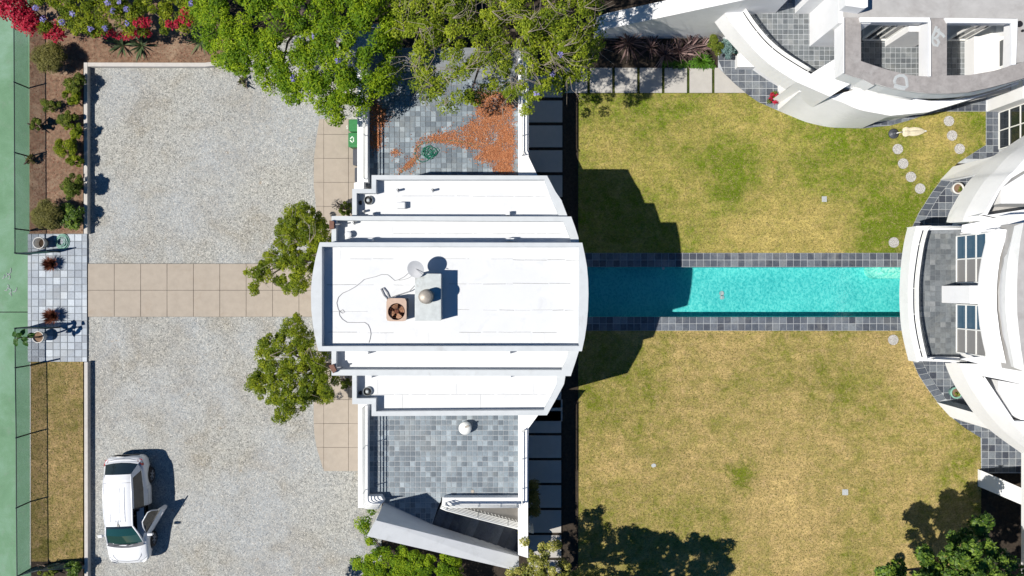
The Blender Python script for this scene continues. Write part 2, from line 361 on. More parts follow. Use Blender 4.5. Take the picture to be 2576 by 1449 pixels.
# ---------------------------------------------------------------- bulk geometry (leaves, blades, stones)
def bulk(name, V, F, tint, mat, parent=None):
    """V (n,3), F (m,k) int, tint (m)"""
    me = bpy.data.meshes.new(name); n = len(V); mF, k = F.shape
    me.vertices.add(n); me.vertices.foreach_set('co', V.astype(np.float32).ravel())
    me.loops.add(mF*k); me.loops.foreach_set('vertex_index', F.astype(np.int32).ravel())
    me.polygons.add(mF); me.polygons.foreach_set('loop_start', (np.arange(mF)*k).astype(np.int32))
    a = me.attributes.new('tint', 'FLOAT', 'FACE'); a.data.foreach_set('value', tint.astype(np.float32))
    me.update(calc_edges=True); me.materials.append(mat)
    o = link(name, me, parent)
    o.location = -wloc(parent)
    return o
def leaves(c, r, n, size, asp=.5, up=.6, flat=.8, r_=rng, fold=0.0):
    """leaf quads filling clumps; c (m,3) r (m,), n per clump -> V,F,tint"""
    m_ = len(c); idx = np.repeat(np.arange(m_), n); N_ = len(idx)
    d = r_.normal(size=(N_,3)); d /= np.linalg.norm(d, axis=1)[:,None]; d[:,2] = np.where(d[:,2] < -.3, -d[:,2], d[:,2])
    rad = r_.uniform(.35, 1.0, N_)**.6
    ctr = c[idx] + d*(r[idx]*rad)[:,None]*np.array([1,1,flat])
    nor = d*.8 + r_.normal(size=(N_,3))*.6; nor[:,2] = np.abs(nor[:,2]) + up; nor /= np.linalg.norm(nor, axis=1)[:,None]
    t = r_.normal(size=(N_,3)); t -= nor*(t*nor).sum(1)[:,None]; t /= np.linalg.norm(t, axis=1)[:,None]; b = np.cross(nor, t)
    s = size*r_.uniform(.6, 1.35, N_)[:,None]
    V = np.stack([ctr-t*s, ctr+b*s*asp, ctr+t*s, ctr-b*s*asp], 1).reshape(-1,3)
    F = np.arange(N_*4).reshape(-1,4)
    ct = r_.uniform(0,1,m_)
    tint = np.clip(.12 + .42*ct[idx] + .50*r_.uniform(0,1,N_), 0, 1)
    return V, F, tint
def inpoly(x, y, poly):
    c = False; n = len(poly); j = n-1
    for i in range(n):
        xi, yi = poly[i][:2]; xj, yj = poly[j][:2]
        if (yi > y) != (yj > y) and x < (xj-xi)*(y-yi)/(yj-yi)+xi: c = not c
        j = i
    return c
def sample(poly, n, r_=random):
    xs = [p[0] for p in poly]; ys = [p[1] for p in poly]; out = []
    while len(out) < n:
        x = r_.uniform(min(xs), max(xs)); y = r_.uniform(min(ys), max(ys))
        if inpoly(x, y, poly): out.append((x, y))
    return out
def edged(poly, x, y):
    best = 1e9; n = len(poly)
    for i in range(n):
        a = poly[i]; b = poly[(i+1)%n]; dx, dy = b[0]-a[0], b[1]-a[1]
        t = max(0, min(1, ((x-a[0])*dx+(y-a[1])*dy)/(dx*dx+dy*dy+1e-9)))
        best = min(best, math.hypot(x-a[0]-dx*t, y-a[1]-dy*t))
    return best
def tree(name, label, cat, poly, ztop, thick, nclump, rr, nleaf, lsize, mat, trunk, group=None, asp=.5, blossoms=0, twigs=0, zbase=0, barkm='bark', edge=60, up=.6):
    """poly: crown outline (survey units at crown height); trunk (x,y) at ground"""
    base = P(trunk[0], trunk[1], 0)
    root = empty(name, (base[0], base[1], zbase), label, cat, group)
    cl = []
    for (x, y) in sample(poly, nclump):
        e = min(1, edged(poly, x, y)/edge); z = ztop - thick*(1-math.sqrt(e))*random.uniform(.6,1) - random.uniform(0, .45)*thick*.5
        q = P(x, y, z); cl.append((q[0], q[1], q[2], random.uniform(*rr)))
    cl = np.array(cl)
    V, F, T = leaves(cl[:,:3], cl[:,3], nleaf, lsize, asp, up)
    bulk('crown', V, F, T, M[mat], root)
    mb = MB(); zt = ztop - thick
    top = Vector((np.mean(cl[:,0])*.5+base[0]*.5, np.mean(cl[:,1])*.5+base[1]*.5, zbase + (zt-zbase)*.55))
    b0 = Vector((base[0], base[1], zbase)); r0 = .07 + .022*ztop
    if ztop-zbase > 2.2: mb.tube([b0, b0*.6+top*.4+Vector((.08,-.05,0)), top], r0, 8, r1=r0*.7)
    else: top = b0
    for i in random.sample(range(len(cl)), min(len(cl), 16 if ztop > 2.5 else 7)):
        c_ = Vector(cl[i,:3]); mid = top*.5 + c_*.5 + Vector((random.uniform(-.3,.3), random.uniform(-.3,.3), .25))
        mb.tube([top, mid, c_], r0*.42, 5, r1=.012)
    mb.build('trunk', M[barkm], root, True)
    if twigs:
        mb = MB()
        for i in random.sample(range(len(cl)), twigs):
            c_ = Vector(cl[i,:3]) + Vector((0,0,cl[i,3]*.75)); a = random.uniform(0, 6.28)
            for k_ in range(3):
                a2 = a + random.uniform(-.7,.7); L_ = random.uniform(.4, 1.2)
                mb.tube([c_, c_+Vector((math.cos(a2)*L_*.5, math.sin(a2)*L_*.5, .12)), c_+Vector((math.cos(a2+.4)*L_, math.sin(a2+.4)*L_, .05))], .011, 4, r1=.004)
        mb.build('twig', M['twig'], root)['kind'] = 'stuff'
    if blossoms:
        k_ = random.sample(range(len(cl)), blossoms); cc = cl[k_].copy(); cc[:,2] += cl[k_,3]*.75
        V, F, T = leaves(cc[:,:3], np.full(blossoms, .12), 22, .036, .8, .8)
        bulk('blossom', V, F, T, M['lilac'], root)
    return root

# ---------------------------------------------------------------- clipped tile fields
def clip(poly, x0, y0, x1, y1):
    def cut(ps, ins, inter):
        out = []
        for i in range(len(ps)):
            a, b = ps[i-1], ps[i]
            ia, ib = ins(a), ins(b)
            if ib:
                if not ia: out.append(inter(a, b))
                out.append(b)
            elif ia: out.append(inter(a, b))
        return out
    def ix(v): return lambda a, b: (v, a[1]+(b[1]-a[1])*(v-a[0])/(b[0]-a[0]))
    def iy(v): return lambda a, b: (a[0]+(b[0]-a[0])*(v-a[1])/(b[1]-a[1]), v)
    ps = [(p[0], p[1]) for p in poly]
    for ins, inter in ((lambda p: p[0] >= x0, ix(x0)), (lambda p: p[0] <= x1, ix(x1)), (lambda p: p[1] >= y0, iy(y0)), (lambda p: p[1] <= y1, iy(y1))):
        if ps: ps = cut(ps, ins, inter)
    out = []
    for p in ps:
        if not out or abs(p[0]-out[-1][0])+abs(p[1]-out[-1][1]) > 1e-5: out.append(p)
    if len(out) > 1 and abs(out[0][0]-out[-1][0])+abs(out[0][1]-out[-1][1]) < 1e-5: out.pop()
    return out
def area(ps): return abs(sum(ps[i-1][0]*ps[i][1]-ps[i][0]*ps[i-1][1] for i in range(len(ps))))/2
TILEMESH = {}
def tiles(parent, poly, z, pitch, origin, mat, gap=.012, h=.014, pname='tile', limit=300, ang=0.0):
    """poly world xy; lays pieces of 'pitch' m clipped to poly on level z as children of parent"""
    px, py = (pitch if isinstance(pitch, tuple) else (pitch, pitch)); g = gap/2
    xs = [p[0] for p in poly]; ys = [p[1] for p in poly]
    i0 = math.floor((min(xs)-origin[0])/px); i1 = math.ceil((max(xs)-origin[0])/px)
    j0 = math.floor((min(ys)-origin[1])/py); j1 = math.ceil((max(ys)-origin[1])/py)
    key = (round(px,4), round(py,4), gap, h, mat)
    if key not in TILEMESH:
        b_ = min(.012, px*.05); b = MB(); hx, hy = px/2-g, py/2-g
        lo = [(-hx,-hy,0),(hx,-hy,0),(hx,hy,0),(-hx,hy,0)]; mi = [(x,y,h*.6) for x,y,_ in lo]; to = [(math.copysign(hx-b_*.6,x),math.copysign(hy-b_*.6,y),h) for x,y,_ in lo]
        b.loft(lo, mi, 0, True); b.loft(mi, to, 0, True); b.poly(to)
        me = bpy.data.meshes.new(pname); me.from_pydata(b.v, [], b.f); me.materials.append(M[mat]); TILEMESH[key] = me
    me = TILEMESH[key]; cnt = 0; rest = MB(); pl = wloc(parent)
    for i in range(i0, i1):
        for j in range(j0, j1):
            x0 = origin[0]+i*px+g; y0 = origin[1]+j*py+g; x1 = x0+px-2*g; y1 = y0+py-2*g
            ps = clip(poly, x0, y0, x1, y1)
            if len(ps) < 3: continue
            a = area(ps); full = (px-2*g)*(py-2*g)
            if a < full*.04: continue
            cx, cy = (x0+x1)/2, (y0+y1)/2; dz = random.uniform(0, .003)
            if cnt >= limit: rest.prism(ps, z, z+h+dz, bottom=False); continue
            cnt += 1
            if a > full*.985:
                o = link(pname, me, parent); o.location = (cx-pl[0], cy-pl[1], z-pl[2]+dz); o.rotation_euler = (random.uniform(-.006,.006), random.uniform(-.006,.006), 0)
            else:
                b = MB((cx, cy, z)); b.prism(ps, z, z+h+dz, bottom=False); b.build(pname, M[mat], parent)
    if rest.f:
        o = rest.build(pname+'_paving', M[mat], parent); o['kind'] = 'stuff'
        # one tint per piece
        me2 = o.data; a_ = me2.attributes.new('tint', 'FLOAT', 'FACE'); vals = []; last = -1
        nv = [f.vertices[0] for f in me2.polygons]; t_ = 0
        for f in me2.polygons:
            if len(f.vertices) and f.normal.z > .9: t_ = random.random()
            vals.append(t_)
        a_.data.foreach_set('value', vals)
def ground(name, poly, z, mat, kind='structure', t=None):
    mb = MB()
    if t: mb.prism([(p[0],p[1]) for p in poly], z-t, z)
    else: mb.poly([(p[0],p[1],z) for p in (poly if sum(poly[i-1][0]*poly[i][1]-poly[i][0]*poly[i-1][1] for i in range(len(poly))) > 0 else poly[::-1])])
    return tag(mb.build(name, M[mat]), kind=kind)
# ================================================================= THE SETTING
def rect(x0, y0, x1, y1, z=0): return PP([(x0,y0),(x1,y0),(x1,y1),(x0,y1)], z)
def xy(ps): return [(p[0], p[1]) for p in ps]
# base ground, one sheet to beyond sight, with the pool hole left open
px0, py0, _ = P(1440, 797); px1, py1, _ = P(2330, 672)
mb = MB(); E = 160
for q in ([(-E,-E),(E,-E),(E,py0),(-E,py0)], [(-E,py1),(E,py1),(E,E),(-E,E)], [(-E,py0),(px0,py0),(px0,py1),(-E,py1)], [(px1,py0),(E,py0),(E,py1),(px1,py1)]):
    mb.poly([(a,b,-.03) for a,b in q])
tag(mb.build('ground', M['soil']), kind='structure')
ground('gravel_drive', PP([(221,150),(560,150),(830,60),(960,60),(960,1700),(221,1700)]), 0.0, 'gravel')
ground('tennis_court', PP([(-700,-200),(74,-200),(78,1700),(-700,1700)]), 0.0, 'court')
mb = MB()
for (x0,y0,x1,y1) in ((-60,784,73,786.2),):
    a = P(x0,y0,.004); b = P(x1,y1,.004); mb.box(a[0],a[1],.003,b[0],b[1],.006)
tag(mb.build('court_joint', M['dark']), kind='structure')
mb = MB(); rs = random.Random(3)
for (x,y,L_) in ((18,690,14),(22,702,10),(14,697,9),(20,726,9),(25,738,12),(33,733,10),(12,730,8),(28,745,8),(6,700,8)):
    q = P(x,y,.006); a = rs.uniform(-1,1); pts = [(q[0]+math.cos(a+t*.5)*t*L_*K*.4, q[1]+math.sin(a+t*.6)*t*L_*K*.4, .006) for t in range(4)]
    mb.tube(pts, .022, 4)
tag(mb.build('pale_scuffs', M['plate']), kind='stuff')
ground('planting_bed', PP([(75,-60),(520,-60),(620,170),(540,158),(210,158),(210,588),(75,588)]), .03, 'mulch')
ground('grass_strip', PP([(78,910),(210,910),(210,1412),(80,1412)]), .03, 'strip')
ground('shadow_dark_bed', PP([(78,1412),(210,1412),(210,1700),(78,1700)]), .02, 'soil')  # bed coloured soil-dark to stand in for a shadow cast over this corner
# white edge line between court and grass
mb = MB(); a = P(76.3,912,.01); b = P(79,1422,.01); mb.box(a[0],a[1],0,b[0]-.01,b[1],.045)
tag(mb.build('court_edging', M['kerb']), kind='structure')

# kerb wall beside the gravel
kz = .28
mb = MB(); O = PP([(210.5,158),(210.5,588),(219.5,588),(219.5,167.5),(520,167.5),(545,162),(552,158),(545,154),(520,157.5)], kz)
mb.prism(xy(PP([(210.5,157),(219.8,157),(219.8,588),(210.5,588)],kz)), 0, kz)
mb.prism(xy(PP([(220.0,157),(515,157.5),(535,155),(560,148),(566,153),(540,165),(515,167.5),(220.0,167)],kz)), 0, kz-.004)
tag(mb.build('kerb_wall', M['kerb'], bevel=.012), 'pale low concrete kerb wall turning the north west corner of the gravel court', 'kerb')
mb = MB(); mb.prism(xy(PP([(211.5,911),(220.5,911),(221.5,1700),(212.5,1700)],kz)), 0, kz)
tag(mb.build('kerb_wall', M['kerb'], bevel=.012), 'pale straight concrete kerb wall between brown grass strip and gravel by the car', 'kerb')
mb = MB(); mb.prism(xy(PP([(195,1427),(211.5,1427),(211.5,1430.5),(195,1430.5)],.25)), 0, .25)
tag(mb.build('edging_board', M['kerb']), 'short white edging board in the dark bottom left corner bed', 'edging')

# entrance paving of pale slate
g = ground('entrance_paving', PP([(70,588),(219.5,588),(219.5,910),(70,910)],.05), .06, 'groutdk', t=.2)
tp = 18.15*K
o0 = P(81.5, 661.5)
tiles(g, xy(PP([(70.5,588.5),(219,588.5),(219,909.5),(70.5,909.5)],.06)), .06, tp*1.0, (o0[0], o0[1]), 'slate_pale', gap=.022)

# central concrete walk
g = ground('concrete_walk', PP([(221,663),(905,663),(905,797),(221,797)]), .02, 'dark')
pw = 66.3*K; o0 = P(222.3, 797)
tiles(g, xy(PP([(222,663.5),(900,663.5),(900,797),(222,797)])), .02, (pw, 66.9*K), (o0[0], o0[1]), 'concrete', gap=.011, h=.02, pname='slab')
# garage aprons north and south
ap = [(804,300),(797,345),(790.5,398),(789.5,470),(794,500),(797,560),(797,662),(905,662),(905,300)]
g = ground('garage_apron', PP(ap), .018, 'dark')
pa = 61.2*K; o0 = P(877.3-61.2*3, 398.5)
tiles(g, xy(PP(ap)), .018, (62.4*K, 60.3*K), P(814.8, 398.6)[:2], 'concrete', gap=.011, h=.02, pname='slab')
ap = [(797,798),(797,960),(789.5,1010),(789.5,1060),(791,1090),(797,1125),(804,1149),(812,1175),(816,1184.5),(905,1184.5),(905,798)]
g = ground('garage_apron', PP(ap), .018, 'dark')
tiles(g, xy(PP(ap)), .018, (62.4*K, 60.0*K), P(814.8, 1125)[:2], 'concrete', gap=.011, h=.02, pname='slab')

# lawns
lawnN = [(1454.5,235),(1876,235),(1905,256),(1956,278.5),(2024.6,306.6),(2098.6,322),(2169,323.5),(2240.6,316),(2281,305),(2312,294.7),(2363,281),(2479,281),(2479,364.7),(2436,392),(2407.6,410.5),(2367,453),(2342,486),(2310,536.6),(2290,580),(2278,636),(1454.5,636)]
lawnS = [(1454.5,832),(2278,832),(2288,880),(2298,916),(2311,945.7),(2334,980),(2357.7,1011.8),(2391.8,1049),(2425.9,1075.6),(2466,1101),(2467,1154),(2467,1800),(1454.5,1800)]
ground('lawn', PP(lawnN), .03, 'lawnN', t=.06)
ground('lawn', PP(lawnS), .03, 'lawnS', t=.06)
for poly, n, nm in ((lawnN, 42000, 'grass'), (lawnS, 66000, 'grass'), ([(78,910),(210,910),(210,1412),(80,1412)], 7000, 'grass')):
    pts = []; xs=[p[0] for p in poly]; ys=[min(p[1],1470) for p in poly]
    X = rng.uniform(min(xs),max(xs),n); Y = rng.uniform(min(ys),max(ys),n)
    keep = np.zeros(n, bool)
    px_ = np.array([p[0] for p in poly]); py_ = np.array([p[1] for p in poly]); j = len(poly)-1
    for i in range(len(poly)):
        cnd = ((py_[i] > Y) != (py_[j] > Y)) & (X < (px_[j]-px_[i])*(Y-py_[i])/(py_[j]-py_[i]+1e-12)+px_[i]); keep ^= cnd; j = i
    X, Y = X[keep], Y[keep]; n = len(X)
    c = np.stack([(X-CX)*K, -(Y-CY)*K, np.full(n,.03)],1)
    V, F, T = leaves(c, np.full(n,.02), 1, .032, .35, .3)
    V[:,2] = np.maximum(V[:,2], .031)
    tag(bulk(nm, V, F, T, M['blades']), kind='stuff')
# loose stones on the gravel
n = 60000; X = rng.uniform(222,905,n); Y = rng.uniform(168,1460,n)
ok = ~((Y>660)&(Y<800)) & ~((X>786)&(Y>300)&(Y<1187)); X,Y = X[ok],Y[ok]; n=len(X)
c = np.stack([(X-CX)*K, -(Y-CY)*K, np.zeros(n)],1); s = rng.uniform(.010,.026,n); a = rng.uniform(0,6.28,n)
V = np.zeros((n,5,3))
for k_ in range(4):
    V[:,k_,0] = c[:,0]+np.cos(a+k_*1.57)*s*rng.uniform(.7,1.3,n); V[:,k_,1] = c[:,1]+np.sin(a+k_*1.57)*s*rng.uniform(.7,1.3,n)
V[:,4] = c; V[:,4,2] = s*.9; V[:,:4,2] = .001
b_ = (np.arange(n)*5)[:,None]
F = np.concatenate([np.stack([b_[:,0]+k_, b_[:,0]+(k_+1)%4, b_[:,0]+4],1) for k_ in range(4)]); T = np.tile(rng.uniform(0,1,n),4)
tag(bulk('loose_gravel', V.reshape(-1,3), F, T, M['stones']), kind='stuff')
# stray gravel and litter on the soil
n = 5000; X = rng.uniform(76,209,n); Y = rng.uniform(92,586,n)
X = np.concatenate([X, rng.uniform(209,520,1500)]); Y = np.concatenate([Y, rng.uniform(92,156,1500)]); n=len(X)
c = np.stack([(X-CX)*K, -(Y-CY)*K, np.full(n,.035)],1)
V, F, T = leaves(c, np.full(n,.015), 1, .022, .5, .8)
tag(bulk('bark_chips', V, F, T, M['redgrass']), kind='stuff')

# pool
mb = MB(); zf = -1.0; zw = -.10
A = PP([(1440,797),(2330,797),(2330,672),(1440,672)])
mb.poly([(p[0],p[1],zf) for p in A]); mb.loft([(p[0],p[1],zf) for p in A], [(p[0],p[1],-.004) for p in A], 0, True)
tag(mb.build('pool_basin', M['plaster']), kind='structure')
mb = MB()
def rstep(x0,y0,x1,y1,r,z0,z1):
    pts = [(x1,y0),(x1,y1)] + [(x0+r-r*math.sin(t), y1-r+r*math.cos(t)) for t in [i*math.pi/2/5 for i in range(6)]] + [(x0,y0)]
    mb.prism(xy(PP(pts)), z0, z1)
rstep(2197,672.3,2329,700,22,zf,-.42); rstep(2222,672.5,2329,686,14,-.42,-.2)
tag(mb.build('pool_steps', M['paleplaster']), kind='structure')
mb = MB(); mb.poly([(p[0],p[1],zw) for p in PP([(1440.2,796.8),(2329.8,796.8),(2329.8,672.2),(1440.2,672.2)])])
tag(mb.build('pool_water', M['water']), kind='structure')
mb = MB()
for x,y in ((1668.5,675),):
    mb.lathe(P(x,y,-.04), [(.06,-.01),(.06,.03)], 12)
q = P(1815,738,zf+.01); mb.lathe(q, [(.11,0),(.11,.02)], 16); q = P(1816,748,zf+.01); mb.lathe(q, [(.10,0),(.10,.02)], 16)
tag(mb.build('pool_drain', M['plate']), 'pair of round white drain covers on the turquoise pool floor', 'drain')
for y0, y1 in ((636.5,671.6),(797.4,831.8)):
    g = ground('pool_coping', PP([(1430,y0),(2330,y0),(2330,y1),(1430,y1)]), .02, 'grout', t=.1)
    o0 = P(1490, y1)
    tiles(g, xy(PP([(1430,y0+.3),(2330,y0+.3),(2330,y1-.3),(1430,y1-.3)])), .02, (17.42*K, 17.45*K), (o0[0], o0[1]), 'slate_pool', gap=.020)

# shaded strip east of the garage house: concrete slabs on soil
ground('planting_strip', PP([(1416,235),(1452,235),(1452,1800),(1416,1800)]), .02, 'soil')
mb = MB(); 
for y0,y1 in ((236,635),(833,1800)):
    a = P(1451.3,y0); b = P(1454.3,y1); mb.box(a[0],a[1],0,b[0],b[1],.06)
tag(mb.build('lawn_edging', M['soil']), kind='structure')
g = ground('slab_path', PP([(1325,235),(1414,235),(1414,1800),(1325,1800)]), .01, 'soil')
for k_ in range(-2, 12):
    for y0, xr in ((311.7+k_*62.6, 1414.5),):
        if 440 < y0 < 1000 and k_ > 4: continue
        a = P(1330, y0+4.5); b = P(xr, y0+59); m2 = MB(((a[0]+b[0])/2,(a[1]+b[1])/2,.012)); m2.box(a[0],a[1],.012,b[0],b[1],.06)
        m2.build('slab', M['slabc'], g, bevel=.008)
for k_ in range(8):
    y0 = 966.5 + k_*62.6
    a = P(1330, y0+3.5); b = P(1411.5, y0+59.5); m2 = MB(((a[0]+b[0])/2,(a[1]+b[1])/2,.012)); m2.box(a[0],a[1],.012,b[0],b[1],.06)
    m2.build('slab', M['slabc'], g, bevel=.008)
ground('garden_bed', PP([(1416,60),(1810,60),(1810,171),(1805,171),(1416,171)]), .02, 'soil')
g = ground('slab_path', PP([(1416,171.3),(1800,171.3),(1870,234.6),(1416,234.6)]), .025, 'pathgrass')
xg = [1418,1480.5,1543,1605.6,1668,1730.7,1793.7]
for i in range(len(xg)-1):
    a = P(xg[i]+3.4,171.5); b = P(xg[i+1]-3.4,234.3); m2 = MB(((a[0]+b[0])/2,(a[1]+b[1])/2,.02)); m2.box(a[0],a[1],.02,b[0],b[1],.065); m2.build('slab', M['slabc'], g, bevel=.006)
m2 = MB((P(1815,210)[0],P(1815,210)[1],.02)); m2.prism(xy(PP([(1797,171.5),(1806,171.5),(1822,187),(1850,214),(1875,234.3),(1797,234.3)])), .02, .065); m2.build('slab', M['slabc'], g)

# north patio (ground level, dark slate), curved edge against the lawn
patN = [(1806,171.5),(1822,187),(1850,214),(1875,234.6),(1905,256),(1956,278),(2024.6,306),(2098.6,321.4),(2169,322.9),(2240.6,315.5),(2281,304.5),(2312,294),(2363,280.4),(2479.5,280.4),(2479.5,364.9),(2436,392.4),(2407.6,411),(2512,411),(2600,300),(2600,100),(1806,60)]
g = ground('patio', PP(patN), .03, 'grout', t=.08)
tiles(g, xy(PP([(1806,150),(1822,187),(1850,214),(1875,234.6),(1905,256),(1956,277.5),(1990,291),(1990,170),(1815,100)])), .03, 17.6*K, P(1803.4,205.5)[:2], 'slate_pool', gap=.022)
tiles(g, xy(PP([(2100,321.2),(2169,322.6),(2240.6,315.2),(2281,304.2),(2312,293.7),(2363,280.2),(2479,280.2),(2479,250),(2230,262),(2160,300)])), .03, 17.6*K, P(2479,280.2)[:2], 'slate_pool', gap=.018)
tiles(g, xy(PP([(2480,281),(2511,281),(2511,400),(2425,400),(2436,392.6),(2480,365)])), .03, 17.2*K, P(2479.7,280.5)[:2], 'slate_pool', gap=.018)
# east patios under the curved balcony wall, with a radial border course
def border(name, outer, inner, n_, lim):
    """radial border pieces between two curves"""
    g_ = None
    def at(c, t):
        L_ = [0]
        for i in range(1, len(c)): L_.append(L_[-1]+math.dist(c[i], c[i-1]))
        d = t*L_[-1]
        for i in range(1, len(c)):
            if d <= L_[i]+1e-9:
                u = (d-L_[i-1])/(L_[i]-L_[i-1]); return (c[i-1][0]+(c[i][0]-c[i-1][0])*u, c[i-1][1]+(c[i][1]-c[i-1][1])*u)
        return c[-1]
    for i in range(n_):
        t0, t1 = (i+.04)/n_, (i+.96)/n_
        q = xy(PP([at(outer,t0), at(outer,t1), at(inner,t1), at(inner,t0)])); c_ = (sum(p[0] for p in q)/4, sum(p[1] for p in q)/4)
        b = MB((c_[0], c_[1], .034)); b.prism(q, .034, .055+random.uniform(0,.003), bottom=False); b.build('border_tile', M['slate_pool'], name)
oN = [(2367.5,453.5),(2342.6,486.5),(2310.6,537),(2290.6,580),(2283,610)]; iN = [(2390,456),(2360,493),(2330,543),(2312,580),(2303,610)]
gN = ground('patio', PP([(2367,453),(2342,486),(2310,536.6),(2290,580),(2278,636),(2600,636),(2600,400),(2470,400),(2440,440)]), .03, 'grout', t=.08)
border(gN, oN, iN, 10, 0)
tiles(gN, xy(PP([(2392,456),(2362,493),(2332,543),(2314,580),(2305,610),(2440,610),(2470,520),(2470,440)])), .03, 17.6*K, P(2413,545)[:2], 'slate_pool', gap=.020)
oS = [(2288,880),(2298.5,916),(2311.5,945.5),(2334.5,979.5),(2358,1011)]; iS = [(2309,880),(2320,914),(2333,941),(2354,972),(2378,1004)]
gS = ground('patio', PP([(2278,832),(2288,880),(2298,916),(2311,945.7),(2334,980),(2357.7,1011.8),(2391.8,1049),(2425.9,1075.6),(2466,1101),(2467,1154),(2467.2,1190),(2700,1190),(2700,832)]), .03, 'grout', t=.08)
border(gS, oS, iS, 9, 0)
tiles(gS, xy(PP([(2311,880),(2322,914),(2335,941),(2356,972),(2381,1006),(2470,1030),(2470,880)])), .03, 17.4*K, P(2337.5,918.5)[:2], 'slate_pool', gap=.020)
tiles(gS, xy(PP([(2392.5,1049.5),(2425.9,1076),(2467,1101.5),(2467.6,1154),(2467.6,1188),(2585,1188),(2585,1080),(2440,1040)])), .03, 17.2*K, P(2467.8,1101.5)[:2], 'slate_pool', gap=.020)

# ================================================================= GARAGE HOUSE
H = empty('garage_house', P(1288,745,0), 'white flat roofed garage house with stepped roofs in the middle of the garden', 'house')
def quadpath(a, b, n): return [(a[0]+(b[0]-a[0])*i/n, a[1]+(b[1]-a[1])*i/n) for i in range(n+1)]
LZ, MZ, TZ = 5.35, 5.75, 6.67
low_o = [(934.7,440.5),(1376.3,441.7),(1398,483),(1412,503),(1427,542),(1432,600),(1433,745),(1432,890),(1419,966),(1400,1002),(1376,1044.5),(934.7,1046.7),(934.7,1016.7),(886,1016.7),(886,475.2),(934.7,475.2)]
low_i = [(945.7,451.8),(1369.7,451.8),(1383,487),(1391,508),(1406,542),(1408,600),(1408,745),(1408,890),(1400,970),(1386,1000),(1368,1032),(945.7,1035),(945.7,1002),(897,1002),(897,486),(945.7,486)]
mid_o = [(834,543.5),(1437,544.7),(1446,569),(1455,597),(1459,640),(1459,745),(1459,850),(1456,884),(1446,916),(1435.8,946),(834,944.7),(834,744)]
mid_i = [(845.6,554),(1418,557),(1426,577),(1435,598),(1437,640),(1437,745),(1437,850),(1432,884),(1424,908),(1413,931),(845.6,930),(845.6,744)]
tal_o = [(804,609.5),(1464.7,610.5),(1471,640),(1476.5,670),(1479.5,705),(1480.3,740),(1479,780),(1476,816),(1471,850),(1463.7,883.5),(800.7,883.5),(793,850),(787,816),(783,780),(782,735),(784,705),(787.3,683),(794,648)]
tal_i = [(809.7,620.5),(1458,621),(1458,645),(1458,670),(1458,705),(1458,740),(1457,780),(1457,816),(1457,850),(1457,870.5),(809.7,871),(809.7,850),(809.7,816),(809.7,780),(809.7,735),(809.7,705),(809.7,683),(809.7,648)]
def level(o_, i_, zt, zd, nm):
    O_ = xy(PP(o_, zt)); I_ = xy(PP(i_, zt))
    b = MB(); b.loft([(p[0],p[1],0) for p in O_], [(p[0],p[1],zt-.22) for p in O_], 0, True)
    w_ = b.build('wall', M['stucco'], H)
    b = MB(); b.ring(O_, I_, zt, zt-.22, zd, 0)
    for i in range(len(O_)): pass
    b.build('parapet', M['cap'] if nm != 'x' else M['stucco'], H)
    b = MB(); b.poly([(p[0],p[1],zd) for p in (I_ if sum(I_[i-1][0]*I_[i][1]-I_[i][0]*I_[i-1][1] for i in range(len(I_)))>0 else I_[::-1])])
    return b.build('roof', M['roofwhite'], H)
rl = level(low_o, low_i, LZ, LZ-.36, 'low'); rm = level(mid_o, mid_i, MZ, MZ-.36, 'mid'); rt = level(tal_o, tal_i, TZ, TZ-.42, 'tall')
# inner parapet faces are white: thin lining skirt sits 3 mm proud
# roof felt seams
def seam(roof, pts, z, wdt=.018):
    b = MB(); b.tube([(x,y,z+.002) for x,y,_ in PP(pts, z)], wdt*.32, 4); b.build('seam', M['seam'], roof)
rs = random.Random(11)
zt = TZ-.42
for y, x0, x1 in ((651,880,990),(651,1095,1180),(651.5,1235,1290),(654,1290,1456),(716.5,822,940),(717,990,1040),(714.5,1130,1290),(713,1290,1435),(783.5,832,925),(779,1150,1180),(780,1216,1450),(836,826,905),(837.5,925,990),(836,1155,1290),(836,1290,1400)):
    x = x0
    while x < x1:
        L_ = rs.uniform(25, 90); seam(rt, [(x, y+rs.uniform(-.7,.7)), (min(x+L_,x1), y+rs.uniform(-.7,.7))], zt, rs.choice([.012,.018,.026])); x += L_+rs.uniform(.5,8)
def lap(roof, x0, y0, x1, y1, z):   # slightly raised patches of coating over the laps
    a = P(x0,y0,z); b_ = P(x1,y1,z); b = MB(); b.box(a[0],a[1],z-.004,b_[0],b_[1],z+.006); b.build('lap', M['roofwhite'], roof)
for x in (852,996,1103,1205,1361,1395): lap(rt, x, 622, x+5, 650, zt); lap(rt, x-30, 838, x-25, 869, zt)
for x in (982,1100,1216,1345): lap(rm, x, 556, x+6, 600, MZ-.36); lap(rm, x+12, 886, x+18, 928, MZ-.36)
for z,rf,y,x0,x1 in ((LZ-.36,rl,493,1010,1180),(LZ-.36,rl,494,1190,1400),(LZ-.36,rl,992,935,1395),(MZ-.36,rm,587,990,1200),(MZ-.36,rm,588,1240,1420)):
    x = x0
    while x < x1:
        L_ = rs.uniform(30, 80); seam(rf, [(x, y+rs.uniform(-.5,.5)), (min(x+L_,x1), y)], z, .016); x += L_+rs.uniform(.5,8)
for x,y0,y1 in ((950.5,955,991),(1147.5,966,991),(1012,993,1032),(1209,993,1032),(1343,966,991)): seam(rl, [(x,y0),(x,y1)], LZ-.36, .014)
